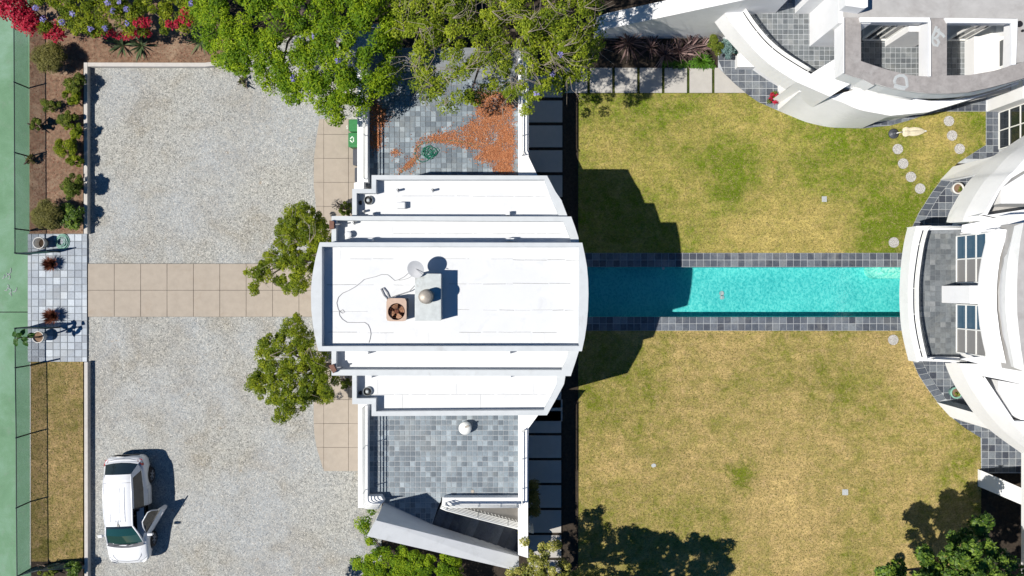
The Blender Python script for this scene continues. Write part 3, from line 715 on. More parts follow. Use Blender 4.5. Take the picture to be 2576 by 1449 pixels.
# small downpipe brackets along the tall and mid walls
for (x, y, z) in ((932,539,LZ),(1277,537,LZ),(931,603,MZ),(1278,603,MZ),(1288,603,MZ),(920,888,MZ),(1278,888,MZ),(929,948,LZ),(1280,948,LZ)):
    a = P(x,y,z); b = MB(); b.box(a[0]-.08,a[1]-.05,z-.34,a[0]+.08,a[1]+.06,z-.02); b.build('scupper', M['roofwhite'], H)
# windows and garage doors on the facades
def pane_box(parent, name, x0,y0,z0,x1,y1,z1, mat): b = MB(); b.box(x0,y0,z0,x1,y1,z1); return b.build(name, M[mat], parent)
xl = P(834,700,MZ)[0]
for y in (500, 990):
    yy = P(886,y,LZ)[1]; x_ = P(886,y,LZ)[0]
    w_ = pane_box(H,'window', x_-.05, yy-.6, 1.0, x_+.02, yy+.6, 2.2, 'whitemetal'); pane_box(w_,'pane', x_-.07, yy-.52, 1.08, x_-.052, yy+.52, 2.12, 'glassdark')
# chimney housing, cowl and lamp heads
zc = 7.02
b = MB(); c0 = PP([(1044,688),(1108.5,689),(1108.5,806),(1044,806)], zc); b.prism(xy(c0), zt, zc-.04); w_ = b.build('chimney_box', M['galv'], H)
b = MB(); c1 = PP([(1043.5,687.5),(1109.5,688.5),(1109.5,806.5),(1043.5,806.5)], zc); b.prism(xy(c1), zc-.038, zc); b.build('lid', M['galv'], w_, bevel=.01)
b = MB(); b.lathe(P(1073.5,746,7.02), [(.26,0),(.26,.03),(.17,.04),(.17,.28)], 20); b.lathe(P(1073.5,746,7.02), [(.22,.28),(.24,.31),(.24,.47),(.17,.52),(.03,.55)], 22)
b.build('flue_cowl', M['galvflue'], w_, True)

# air conditioner
AC = empty('air_conditioner', P(998,779,zt), 'tan rooftop air conditioner with rusty round fan grille beside the chimney box', 'air conditioner')
za = zt+.72
def rr(x0,y0,x1,y1,r,z,corners=(0,0,1,1)):
    cs = [((x0,y0),(1,1)),((x1,y0),(-1,1)),((x1,y1),(-1,-1)),((x0,y1),(1,-1))]; out = []
    for i,((x,y),(sx,sy)) in enumerate(cs):
        if not corners[i]: out.append((x,y)); continue
        cx_, cy_ = x+sx*r, y+sy*r; a0 = [math.pi,1.5*math.pi,0,.5*math.pi][i]
        for k_ in range(6):
            a = a0 + k_*math.pi/10; out.append((cx_+r*math.cos(a), cy_+r*math.sin(a)))
    return PP(out, z)
b = MB(); q_ = rr(973,751,1021.5,807,11,za); b.loft([(p[0],p[1],zt+.05) for p in q_], [(p[0],p[1],za-.05) for p in q_], 0, True); b.build('louvred_side', M['binDark'], AC)
b = MB(); top = rr(972,750,1022.5,808,12,za); c_ = P(997,784,za); rr_ = .29
xa, ya_ = top[0][0], top[0][1]; X0_,X1_ = min(p[0] for p in top), max(p[0] for p in top); Y0_,Y1_ = min(p[1] for p in top), max(p[1] for p in top)
an = [i*math.pi/16 for i in range(32)]
def sqp(a):
    cx_, cy_ = math.cos(a), math.sin(a); hx = (X1_-c_[0]) if cx_ > 0 else (c_[0]-X0_); hy = (Y1_-c_[1]) if cy_ > 0 else (c_[1]-Y0_); e = 9
    s_ = (abs(cx_/hx)**e+abs(cy_/hy)**e)**(-1/e); return (c_[0]+cx_*s_, c_[1]+cy_*s_, za)
top = [sqp(a) for a in an]; circ = [(c_[0]+rr_*math.cos(a), c_[1]+rr_*math.sin(a), za) for a in an]
b.loft(top, circ, 0, True); b.loft([(p[0],p[1],za-.07) for p in top], top, 0, True); b.loft(circ, [(p[0],p[1],za-.05) for p in circ], 0, True)
b.build('top_cover', M['actan'], AC)
b = MB(); 
for k_ in range(1,5): b.tube([(c_[0]+rr_*k_/4*math.cos(t/24*6.2832), c_[1]+rr_*k_/4*math.sin(t/24*6.2832), za+.01) for t in range(25)], .0035, 4)
for k_ in range(10):
    a = k_*math.pi/7; b.tube([(c_[0]+.07*math.cos(a),c_[1]+.07*math.sin(a),za+.012),(c_[0]+rr_*math.cos(a),c_[1]+rr_*math.sin(a),za+.006)], .003, 4)
b.build('grille', M['rust'], AC)
b = MB(); b.lathe((c_[0],c_[1],za-.3), [(rr_,0),(rr_,.22)], 24, cap=False); b.poly([(c_[0]+rr_*math.cos(t), c_[1]+rr_*math.sin(t), za-.28) for t in [i*.2618 for i in range(24)]]); b.build('shroud', M['dark'], AC)
b = MB(); b.lathe((c_[0],c_[1],za-.16), [(.075,0),(.075,.06),(.04,.08)], 14); b.build('hub', M['rust'], AC)
for k_ in range(4):
    a = k_*math.pi/2+.35; b = MB(); pts = []
    for r_, w2 in ((.06,.25),(.15,.5),(.26,.48)):
        pts.append([(c_[0]+r_*math.cos(a+s_*w2), c_[1]+r_*math.sin(a+s_*w2), za-.13+s_*.04) for s_ in (-1,-.3,.4,1)])
    b.loft(pts[0], pts[1]); b.loft(pts[1], pts[2]); b.build('fan_blade', M['blade'], AC)
# pipes from the air conditioner
PO = MB()
PO.tube(PP([(974,752),(965,742),(958,727),(964,724),(973,735),(979,750)], zt+.06), .022, 6)
PO.tube(PP([(979,750,zt+.3),(1005,741,zt+.12),(1030,733,zt+.12),(1040,722,zt+.35),(1043,719,zt+.4)], zt), .018, 6)
tag(PO.build('refrigerant_pipe', M['cable']), 'thin metal pipe looping from the rooftop air conditioner to the chimney box', 'pipe')
# satellite dish on an arm
D = empty('satellite_dish', P(1064,690,zt), 'round pale grey satellite dish at the corner of the chimney box', 'satellite dish')
b = MB(); q = Vector(P(1047,676.5,7.15)); ax = Vector((-.25,-.3,1)).normalized(); u = ax.cross(Vector((0,1,0))).normalized(); v_ = ax.cross(u)
rings = []
for k_ in range(5):
    r_ = .305*k_/4+.002; rings.append([tuple(q + u*r_*math.cos(a) + v_*r_*math.sin(a) + ax*(.05*(k_/4)**2)) for a in [i*math.pi/14 for i in range(28)]])
for k_ in range(4): b.loft(rings[k_], rings[k_+1], 0, True)
b.poly(rings[0]); b.build('dish', M['dishgrey'], D, True)
b = MB(); b.tube([tuple(q-ax*.03), (q.x+.22,q.y-.12,6.9), P(1066,693,zt)], .025, 6); b.tube([tuple(q), tuple(q+Vector((.25,-.2,.25)))], .012, 5); b.build('mast', M['cable'], D)
# loose cable on the roof
b = MB(); cp = [(1031,684),(1016,697),(1003,703.5),(993,706),(984,698),(975,691),(960,690.5),(945,696),(930,699.5),(916,703),(906,712),(893,722),(877,731),(861,738),(851,748),(847,762),(850,776),(854,784),(862,788),(867,785),(862,779),(853,784),(854,793),(861,803),(873,811),(895,811.5),(917,811),(926,817),(931,828),(933,840),(931,852),(928,862)]
b.tube(PP(cp, zt+.012), .011, 5); tag(b.build('roof_cable', M['cable']), 'thin grey cable wandering across the highest white roof', 'cable')
b = MB(); b.tube(PP([(1042,691),(1027,700),(1014,704),(1003,705)], zt+.012), .009, 5); tag(b.build('roof_cable', M['cable']), 'short grey cable running from under the satellite dish', 'cable')
# roof vents
def vent(x, y, z, lab, dx=0):
    V0 = empty('roof_vent', P(x,y,z), lab, 'roof vent')
    b = MB(); b.lathe(P(x,y,z), [(.17,0),(.17,.10),(.15,.13)], 18, cap=False); b.build('collar', M['galv'], V0)
    b = MB(); b.lathe(P(x,y,z), [(.135,.02),(.14,.04),(.135,.06)], 18); b.build('screen', M['black'], V0)
    b = MB(); b.lathe(P(x,y,z), [(.06,.05),(.07,.13),(.03,.17)], 12); b.build('cap', M['galv'], V0)
vent(928,504.5,LZ-.36,'round metal roof vent on the upper left corner of the white roofs')
vent(925.5,984,LZ-.36,'round metal roof vent on the lower left corner of the white roofs')
def pipe(x, y, z, lab, L_=.28, ang=0, r=.045, mat='roofwhite'):
    a = P(x,y,z); b = MB((a[0],a[1],z)); b.tube([a, (a[0]+.03*math.cos(ang), a[1]+.03*math.sin(ang), z+L_)], r, 12, cap=False); b.tube([(a[0],a[1],z+.01),(a[0]+.02,a[1],z+.03)], r*1.6, 10); b.lathe((a[0],a[1],z+L_-.03),[(r*.8,0),(r*.8,.01)],10,0)
    tag(b.build('vent_pipe', M[mat]), lab, 'vent pipe')
pipe(1001,479.5,LZ-.36,'left one of two thin white pipes near the top edge of the roof')
pipe(1088,479.5,LZ-.36,'right one of two thin white pipes near the top edge of the roof')
pipe(916,532,LZ-.36,'thin white pipe just below the round vent of the upper left roof corner',.22)
pipe(891,561,MZ-.36,'thin white pipe near the left end of the narrow second roof step',.25)
pipe(907,510,LZ-.36,'small black drain hole beside the upper round roof vent',.02,0,.05,'black'); pipe(907,988,LZ-.36,'small black drain hole beside the lower round roof vent',.02,0,.05,'black')
a = P(1008,518,LZ-.36); b = MB((a[0],a[1],LZ-.36)); b.box(a[0]-.12,a[1]-.12,LZ-.36,a[0]+.2,a[1]+.12,LZ-.1); tag(b.build('roof_box', M['roofwhite'], bevel=.03), 'small white box vent on the uppermost roof step', 'roof vent')
a = P(879,591,MZ-.36); b = MB((a[0],a[1],MZ-.36)); b.lathe((a[0],a[1],MZ-.36), [(.10,0),(.10,.16),(.13,.17),(.13,.22),(.09,.24)], 16); tag(b.build('roof_box', M['roofwhite'], smooth=True), 'small white capped stub on the left end of the second roof step', 'roof vent')
def flood(x, y, rz, lab):
    z = MZ; F_ = empty('floodlight', P(x+18,y-3,z), lab, 'floodlight', 'floodlights on the garage house')
    b = MB(); b.tube([P(x+22,y-2,z-.2), P(x+17,y-2,z+.1), P(x+6,y-1,z+.12)], .025, 6); b.build('arm', M['cable'], F_)
    a = P(x,y,z+.12); c, s_ = math.cos(rz), math.sin(rz); b = MB(); pts = [(a[0]+c*u_-s_*v2, a[1]+s_*u_+c*v2) for u_,v2 in ((-.09,-.16),(.07,-.13),(.07,.13),(-.09,.16))]
    b.prism(pts, z+.02, z+.2); b.build('lamp_head', M['terracotta'], F_)
flood(836,566,0,'brown floodlight on the roof edge above the upper small tree'); flood(839,926,.5,'brown tilted floodlight on the roof edge above the lower small tree')

# ================================================================= DECKS AND PARAPETS OF THE GARAGE HOUSE
DZ, PZ = 2.62, 3.05
def rail(name, label, paths, zs, posts, parent_loc, group=None, r=.022, mat='whitemetal', PZ=3.05, broad=0):
    """paths: plan polyline in survey units at parapet height PZ; rails at heights zs"""
    base = PP(paths, PZ); t = empty(name, base[0], label, 'railing', group)
    for z in zs:
        b = MB(); b.tube([(p[0],p[1],z) for p in base], broad if (broad and z == max(zs)) else r, 8); b.build('rail', M[mat], t, True)
    for (x, y) in posts:
        q = P(x, y, PZ); b = MB(); b.tube([(q[0],q[1],PZ-.02),(q[0],q[1],max(zs))], r*.8, 6); b.build('post', M[mat], t)
    return t
# north deck
ND = empty('terrace', P(1120,340,0), 'slate tiled roof terrace north of the garage house strewn with orange leaves', 'terrace')
b = MB(); b.prism(xy(PP([(905,120),(1320,120),(1330,455),(905,470)],DZ)), 0, DZ); bs = b.build('deck', M['groutdk'], ND)
tiles(bs, xy(PP([(918,200),(1303,200),(1303,440),(918,440)],DZ)), DZ, 13.05*K*(1-DZ/CAMH), P(953.5,436.5,DZ)[:2], 'slate_deck', gap=.016)
b = MB(); b.prism(xy(PP([(898.8,120),(925.5,120),(925.5,458),(915,458),(915,475),(890.5,475),(890.5,460),(898.8,458)],PZ)), DZ-1.2, PZ); b.build('parapet', M['stucco'], ND); b = MB()
b.prism(xy(PP([(1303.5,120),(1329.7,120),(1329.7,394),(1352,441),(1352,455),(1303.5,455)],PZ)), DZ-1.2, PZ); b.build('parapet', M['stucco'], ND)
b = MB(); b.prism(xy(PP([(1320,120),(1328,120),(1328,455),(1320,455)],PZ-.01)), 0, DZ-1.2); b.build('wall', M['stucco'], ND); b = MB(); b.prism(xy(PP([(902,120),(910,120),(910,470),(902,470)],2.6)), 0, DZ-1.2); b.build('wall', M['stucco'], ND)
rail('railing', 'triple white rail on the left parapet of the upper leafy terrace', [(919.5,122),(919.5,452)], (3.2,3.38,3.56), [(919.5,342),(919.5,451),(919.5,240)], None)
rail('railing', 'triple white rail on the right parapet of the upper leafy terrace', [(1313,122),(1313,383),(1318,392)], (3.2,3.38,3.56), [(1313,342),(1313,392),(1313,240)], None)
# south deck
SD = empty('terrace', P(1120,1150,0), 'clean slate tiled roof terrace south of the garage house', 'terrace')
b = MB(); b.prism(xy(PP([(905,1000),(1330,1000),(1330,1278),(1112,1278),(1112,1245),(1087,1319),(965,1263),(905,1263)],DZ)), 0, DZ); bs = b.build('deck', M['grout'], SD)
tiles(bs, xy(PP([(918,1030),(1303,1030),(1303,1250),(1112,1250),(1108,1262),(1085,1317),(962,1259),(918,1255)],DZ)), DZ, 13.02*K*(1-DZ/CAMH), P(953.5,1043.5,DZ)[:2], 'slate_deck', gap=.021)
b = MB(); b.prism(xy(PP([(900.7,1016),(925.5,1016),(925.5,1248.5),(958,1248.5),(966,1262),(962,1266),(953,1277.7),(900.7,1277.7)],PZ)), DZ-1.2, PZ); b.build('parapet', M['stucco'], SD); b = MB()
b.prism(xy(PP([(1303.5,1040),(1357,1040),(1329.7,1077),(1328,1262),(1328.5,1404),(1303.5,1396)],PZ)), 1.2, PZ); b.build('parapet', M['stucco'], SD); b = MB()
b.prism(xy(PP([(1116,1252),(1303.3,1252),(1303.3,1276),(1124,1276),(1112,1264)],PZ)), DZ-.4, PZ); b.build('parapet', M['stucco'], SD)
b = MB(); b.prism(xy(PP([(903,1016),(911,1016),(911,1275),(903,1275)],DZ)), 0, DZ-1.2); b.build('wall', M['stucco'], SD); b = MB(); b.prism(xy(PP([(1310,1040),(1326,1040),(1326,1400),(1310,1395)],PZ-.01)), 0, 1.2); b.build('wall', M['stucco'], SD)
rail('railing', 'white rails curving round the lower left corner parapet of the lower terrace', [(919.5,1020),(919.5,1255),(920.5,1262),(925,1266),(933,1268),(960,1268)], (3.2,3.38,3.56,3.74), [(919.5,1020),(919.5,1122),(919.5,1232),(957,1268)], None)
rail('railing', 'triple white rail on the right parapet of the lower terrace', [(1320,1078),(1313,1084),(1313,1262),(1310,1268)], (3.2,3.38,3.56), [(1314,1083),(1313,1155),(1313,1230)], None)
rail('railing', 'white rails along the parapet above the outside stair of the lower terrace', [(1306,1268),(1135,1268),(1122,1264)], (3.2,3.38,3.56), [(1122,1264),(1205,1268),(1260,1268),(1300,1268)], None)
# outside stair between the terrace and the tall sculpted wall
ST = empty('outside_stair', P(1200,1330,0), 'dark slate outside stair running down beside the sculpted white wall', 'stair')
nA, nB = (1112,1262), (1087,1319); fA, fB = (1330,1345), (1310,1392)
nst = 11
for i in range(nst):
    t0, t1 = i/nst, (i+1)/nst; z = DZ - .02 - (i+1)*.165
    q = [(nA[0]+(fA[0]-nA[0])*t0, nA[1]+(fA[1]-nA[1])*t0, z),(nA[0]+(fA[0]-nA[0])*t1, nA[1]+(fA[1]-nA[1])*t1, z),(nB[0]+(fB[0]-nB[0])*t1, nB[1]+(fB[1]-nB[1])*t1, z),(nB[0]+(fB[0]-nB[0])*t0, nB[1]+(fB[1]-nB[1])*t0, z)]
    b = MB(); b.prism(xy(PP(q)), z-.5, z); b.build('step', M['slate_pool'], ST)
b = MB(); b.slab([P(1118,1276,2.6),P(1303,1332,.9),P(1303,1276,.4),P(1125,1276,2.2)],.1); b.build('landing', M['slabc'], ST)
SR = empty('stair_railing', P(1118,1272,2.6), 'cream sloping stair railing with zigzag balusters on the outside stair', 'railing')
sp = [P(1113,1262,2.75), P(1127,1268,2.70), P(1205,1289,2.15), P(1303,1314,1.45), P(1340,1324,1.2)]
def srp(t):
    a, b_ = sp[1], sp[4]; return Vector((a[0]+(b_[0]-a[0])*t, a[1]+(b_[1]-a[1])*t, a[2]+(b_[2]-a[2])*t))
for k_ in range(5):
    b = MB(); b.tube([(p[0],p[1],p[2]+.08+.21*k_) for p in sp], .022 if k_ < 4 else .034, 8); b.build('rail', M['whitemetal'], SR, True)
b = MB(); pz = []
for k_ in range(49): q = srp(k_/48); pz.append((q.x,q.y,q.z+(.06 if k_%2 else -.35)))
b.tube(pz, .016, 5); b.build('zigzag_balusters', M['whitemetal'], SR)
for t_ in (0,.35,.7,1): q = srp(t_); b = MB(); b.tube([(q.x,q.y,q.z-.2),(q.x,q.y,q.z+.95)], .025, 6); b.build('post', M['whitemetal'], SR)
# tall sculpted wall south of the stair
b = MB(); S_ = [P(965,1263.4,3.55),P(946,1309,5.0),P(922.5,1348.5,4.7),P(1303,1437,1.9),P(1305,1400,2.05)]
crest = [P(966,1262,3.1), P(946,1309,5.0), P(1305,1400,2.15)]
foot = [P(966,1263.4,2.6), P(1087,1319,2.6), P(1310,1390,.6)]
outer = [P(964,1262,3.1), P(922.5,1348.5,4.85), P(1305,1437,2.0)]
# top strip, inner (north) face, outer (south) face, west end
b.add([crest[1], outer[1], outer[2], crest[2]], [(0,1,2,3)])
b.add([foot[0], crest[1], crest[2], foot[2], foot[1]], [(0,1,2,3,4)])
o1, o2, c1 = outer[1], outer[2], crest[1]
b.add([o1, (o1[0],o1[1],0), (o2[0],o2[1],0), o2], [(0,1,2,3)])
b.add([foot[0], (foot[0][0],foot[0][1],0), (o1[0],o1[1],0), o1, c1], [(0,1,2,3,4)])
b.add([o2, (o2[0],o2[1],0), (foot[2][0],foot[2][1],0), foot[2], crest[2]], [(0,1,2,3,4)])
tag(b.build('sculpted_wall', M['stucco2']), 'tall sloping white sculpted wall below the outside stair, bushes at its foot', 'wall')

# things on the terraces
b = MB(); q = P(1171,1074.5,DZ); b.lathe((q[0],q[1],DZ+.02), [(.25,0),(.26,.25),(.24,.36),(.10,.42)], 26); 
WV = empty('white_canister', (q[0],q[1],DZ), 'round white capped canister with a dark handle on the lower terrace tiles', 'canister'); b.build('body', M['whitemetal'], WV, True)
b = MB(); b.prism(xy(PP([(1161,1083),(1179,1083),(1181,1089),(1163,1092)],DZ+.3)), DZ+.2, DZ+.3); b.build('spout', M['whitemetal'], WV)
b = MB(); b.tube([P(1170,1075,DZ+.5),P(1180,1071,DZ+.5)], .035, 6); b.build('handle', M['galvflue'], WV)
b = MB((P(1189,1236,DZ)[0],P(1189,1236,DZ)[1],DZ+.015)); b.lathe(P(1189,1236,DZ+.015), [(.075,0),(.06,.02)], 14); tag(b.build('deck_drain', M['galvflue']), 'small brown round drain in the lower terrace near the stair parapet', 'drain')
b = MB(); q = P(1080,383,DZ+.03)
pts = []; rs = random.Random(5)
for i in range(90):
    a = i*.42; r_ = .16+.10*math.sin(i*.31); pts.append((q[0]+r_*1.1*math.cos(a)+.05*math.sin(i*.9), q[1]+r_*math.sin(a)+.03*math.cos(i*.7), DZ+.03+.0006*i))
b.tube(pts, .014, 6)
tail = PP([(1085,382),(1100,372),(1106,378),(1100,385),(1088,390),(1075,404),(1062,408),(1050,402),(1043,388),(1048,372),(1060,362),(1085,355),(1115,353),(1150,355),(1185,361),(1208,371)], DZ+.03); b.tube(tail, .014, 6)
b.tube(PP([(1062,386),(1045,400),(1025,418),(1003,437)], DZ+.03), .014, 6)
tag(b.build('garden_hose', M['hose'], smooth=True), 'dark green garden hose in a loose coil on the leafy terrace', 'hose')
# orange leaf litter, denser where it has drifted
def litter(n, polys, z, size=.03):
    cs = []
    for poly, frac in polys:
        from mathutils import noise as mn
        for x, y in sample(poly, int(n*frac*1.3)):
            v_ = mn.noise(Vector((x*.035, y*.035, 0))) + .5*mn.noise(Vector((x*.11, y*.11, 3)))
            if v_ < .16 or random.random() < .22: cs.append(P(x, y, z))
    c = np.array(cs); c[:,:2] += rng.standard_t(2.2, size=(len(c),2)).clip(-8,8)*.05
    c[:,2] = z+rng.uniform(.016,.05,len(c)); V, F, T = leaves(c, np.full(len(c),.01), 1, size, .45, 1.5); V[:,2] = np.maximum(V[:,2], z+.016)
    return V, F, T
Lp = [([(1185,232),(1290,232),(1292,300),(1288,436),(1255,434),(1240,400),(1195,405),(1188,395),(1225,380),(1180,372),(1130,362),(1085,355),(1060,362),(1050,380),(1043,388),(1040,368),(1065,345),(1110,338),(1150,330),(1180,312),(1205,280)],.62),
      ([(1215,385),(1290,330),(1288,432),(1250,434)],.14),
      ([(945,262),(968,280),(965,310),(958,340),(950,375),(945,375)],.10), ([(926,240),(948,240),(950,365),(944,372),(926,372)],.05),
      ([(1050,385),(1056,392),(1030,420),(1003,437),(998,436),(1030,410)],.035), ([(985,380),(1002,380),(1003,388),(986,388)],.006), ([(1195,240),(1290,240),(1280,330),(1200,330)],.05)]
V, F, T = litter(17000, Lp, DZ); tag(bulk('leaf_litter', V, F, T, M['litter']), kind='stuff')

# wheelie bins against the west parapet
def bin_(x0,y0,x1,y1,h,mat,lab,mark=None,group=None):
    c_ = P((x0+x1)/2,(y0+y1)/2,h); t = empty('wheelie_bin', (c_[0],c_[1],0), lab, 'bin', group)
    q = P(x0,y0,h); q2 = P(x1,y1,h); X0,Y0,X1,Y1 = q[0],q[1],q2[0],q2[1]; dx = (X1-X0)*.12; dy = (Y0-Y1)*.1
    b = MB(); b.loft([(X0+dx,Y0-dy,.05),(X1-dx,Y0-dy,.05),(X1-dx,Y1+dy,.05),(X0+dx,Y1+dy,.05)], [(X0+.02,Y0-.02,h-.05),(X1-.02,Y0-.02,h-.05),(X1-.02,Y1+.02,h-.05),(X0+.02,Y1+.02,h-.05)], 0, True); b.build('body', M[mat], t)
    lid = MB(); r_ = .05; pts = rr(x0,y0,x1,y1,3.2,h,(1,1,1,1)); lid.prism(xy(pts), h-.05, h); L0 = lid.build('lid', M[mat], t, bevel=.015)
    b = MB(); b.prism([(X0+.06,Y0-.06),(X1-.06,Y0-.06),(X1-.06,Y1+.12),(X0+.06,Y1+.12)], h, h+.02); b.build('raised_panel', M[mat], t, bevel=.008)
    b = MB(); b.tube([(X0+.03,Y1+.02,h-.03),(X1-.03,Y1+.02,h-.03)], .018, 6); b.build('handle', M[mat], t)
    for s_ in (X0+.08, X1-.08): b = MB(); b.tube([(s_-.03,Y0-.08,.1),(s_+.03,Y0-.08,.1)], .1, 12); b.build('wheel', M['black'], t)
    if mark: mark(t, h)
def mark_arrows(t, h):
    b = MB(); q = P(885.5,351,h+.024)
    for k_ in range(3):
        a = k_*2.094+.5; c_, s_ = math.cos(a), math.sin(a)
        for pts in ([(-.07,.05),(.03,.05),(.03,.085),(-.07,.085)], [(.03,.03),(.085,.067),(.03,.105)]):
            b.poly([(q[0]+(c_*u-s_*v)*.9, q[1]+(s_*u+c_*v)*1.3, h+.023) for u,v in pts])
    b.build('recycling_print', M['print'], t)
def mark_s(t, h):
    cu = bpy.data.curves.new('lettering', 'FONT'); cu.body = 'S'; cu.size = .2; cu.extrude = .001; cu.materials.append(M['print'])
    o0 = bpy.data.objects.new('tmp', cu); COL.objects.link(o0); bpy.context.view_layer.update(); me = bpy.data.meshes.new_from_object(o0.evaluated_get(bpy.context.evaluated_depsgraph_get())); bpy.data.objects.remove(o0); o = bpy.data.objects.new('lettering', me); COL.objects.link(o); o.parent = t; q = P(876,316,h+.024); o.location = (q[0]-t.location[0], q[1]-t.location[1], h+.023); o.rotation_euler = (0,0,math.pi)
bin_(876,333.5,902,370.5,1.05,'binGreen','green wheelie bin with white recycling arrows on its lid, nearest the dark bins',mark_arrows)
bin_(877,300,903,331,1.05,'binGreen','green wheelie bin with white lettering half hidden under the bright green tree',mark_s)
bin_(887.5,374.5,908,416,.95,'binDark','dark grey wheelie bin next to the green bins by the terrace wall')
bin_(892,421.5,910,458,.95,'binDark','dark grey wheelie bin nearest the house corner')
# ================================================================= NORTH WING (curved white house, top right)
NW = empty('curved_wing', P(2250,150,0), 'white curved house wing with grey roof beams framing two open courts, top right', 'house')


# raised deck (slate) and its support
dk = [(1790,20),(2640,-60),(2640,160),(2560,175),(2440,196),(2330,200),(2235,192),(2121,184),(2050,178.5),(1990,140),(1930,90),(1878,22)]
b = MB(); b.prism(xy(PP([(1881,-60),(2640,-60),(2640,150),(2500,185),(2380,200),(2235,192),(2121,184),(2045,176),(1985,138),(1930,92),(1881,33)],2.9)), .1, 2.9); ds = b.build('deck', M['grout'], NW)
tp = 13.1*K*(1-2.9/CAMH)
tiles(ds, xy(PP([(1879,-20),(2102,-20),(2102,148),(2051,178.5),(1985,138),(1930,92),(1881,33)],2.9)), 2.9, tp, P(2034.5,47.5,2.9)[:2], 'slate_balc', gap=.020)
tiles(ds, xy(PP([(2160,95),(2312,95),(2312,195),(2235,192),(2160,180)],2.9)), 2.9, tp, P(2187,120,2.9)[:2], 'slate_balc', gap=.020)
tiles(ds, xy(PP([(2380,95),(2428,95),(2428,195),(2380,198)],2.9)), 2.9, tp, P(2380,120,2.9)[:2], 'slate_balc', gap=.020)
# curved deck parapet facing the garden
po = [(1793,49),(1811,24),(1864.5,24)]
ob = [(1793,49),(1821,88),(1852.5,124),(1882,154),(1919,185),(1976.5,225)]       # outer foot
ot = [(1822,28),(1846,66),(1877,103),(1907,136),(1944,168),(2003,206)]             # outer top
it = [(1866,27),(1885,56),(1908,86),(1936,116),(1975,146),(2040,186)]              # inner top
it2 = [(1882,33),(1903,63),(1926,92),(1955,121),(1995,150),(2051,180)]
ob, ot, it = sm(ob), sm(ot), sm(it)
b = MB(); b.loft(PP(ob,2.2), PP(ot,3.35)); b.loft(PP(ot,3.35), PP(it,3.35)); b.loft(PP(it,3.35), [ (p[0],p[1],2.85) for p in PP(it,3.35)]); b.loft(PP(ob,2.2), [(p[0],p[1],2.2) for p in PP(it,3.0)])
b.add([P(1793,49,2.2),P(1822,28,3.35),P(1866,27,3.35),P(1866,27,2.2)], [(0,1,2,3)])
b.build('balcony_parapet', M['stucco'], NW)
b = MB(); b.loft([(p[0],p[1],0) for p in PP(it,3.0)], [(p[0],p[1],2.85) for p in PP(it,3.0)]); b.build('wall', M['stucco'], NW)
rail('railing', 'curved double white rail along the parapet of the top right balcony deck', it[1:-1], (3.5,3.6,3.72), [it[1],it[9],it[16],it[-2]], None, r=.018, PZ=3.35, broad=.04)
# block between parapet end and roof: white corner mass
b = MB(); b.skirt([P(2003,206,3.35),P(2040,186,3.35),P(2051,178.5,3.35),P(2101,148,3.35),P(2140,210,3.35),P(2088,243,3.35)], .1); b.build('corner_block', M['stucco'], NW)
# grey roof beams framing the courts; top z 5.9
RZ, RB = 5.9, 5.05
def beam(name, pts, mat='darkroof', z=RZ, zb=RB):
    t = empty  # noqa
    b = MB(); b.prism(xy(PP(pts, z)), zb, z-.012); w_ = b.build('roof_beam', M['stucco'], NW)
    b = MB(); b.prism(xy(PP(pts, z)), z-.010, z); b.build('roofing_felt', M[mat], w_); return w_
beam('w', [(2121.5,44.5),(2162,44.5),(2166,48),(2166,153.5),(2200,165),(2200,215),(2172,199.5),(2145,192),(2121.5,184)])
beam('s', [(2200,165),(2235,176),(2280,187),(2309,191),(2340,192.5),(2382,190),(2440,188.5),(2500,178),(2557,161),(2576,155),(2660,130),(2660,170),(2576,196.5),(2530,210),(2488,221),(2440,231),(2392,234.6),(2334,234.3),(2275,227),(2232,218.5),(2200,209)])
beam('m', [(2340,46),(2382,46),(2382,189.8),(2340,192.3)])
beam('n', [(2115,-260),(2700,-260),(2700,140),(2557,158),(2560,46),(2382,45.5),(2121,44)], 'greyroof')
# white painted rims round the courts
def rim(pts): b = MB(); b.prism(xy(PP(pts,RZ+.1)), RZ, RZ+.1); b.build('court_rim', M['stucco'], NW)
rim([(2163,43.5),(2339,44),(2342,55),(2166,55)]); rim([(2377,45),(2560,47.5),(2560,58),(2384,57)]); rim([(2545,58),(2560,58),(2556,162),(2545,163)])
rim([(2337,55),(2342,55),(2342,192),(2337,191.5)]); rim([(2121.5,43.5),(2124,43.5),(2124,184),(2121.5,184)])
# inner walls of the courts (white) under the beams, standing on the deck
b = MB()
b.prism(xy(PP([(2036,34),(2036,117.5),(2086,118.5),(2110,118.5),(2110,34)],2.9)), 2.9, 5.86); b.build('tower_wall', M['stucco'], NW)
b = MB(); b.prism(xy(PP([(1999,-40),(1999,34.5),(2035.5,34.5),(2035.5,-40)],2.9)), 2.9, 5.0); b.build('tower_wall', M['stucco'], NW)
b = MB(); b.prism(xy(PP([(1881,-60),(1930,-60),(1930,33.5),(1881,33.5)],2.9)), 2.9, 3.3); b.build('parapet_wall', M['stucco'], NW)
b = MB(); b.prism(xy(PP([(2226,118),(2276,118.5),(2300,118.5),(2300,60),(2226,60)],2.9)), 2.9, 4.9); b.build('court_pier', M['stucco'], NW)
b = MB(); b.prism(xy(PP([(2426,105),(2520,105),(2520,200),(2426,200)],2.9)), 2.9, 3.6); b.build('court_wall', M['stucco'], NW)
b = MB(); b.prism(xy(PP([(2170,64),(2580,64),(2580,104),(2170,104)],2.9)), 2.9, 3.02); b.build('sill', M['whitemetal'], NW)
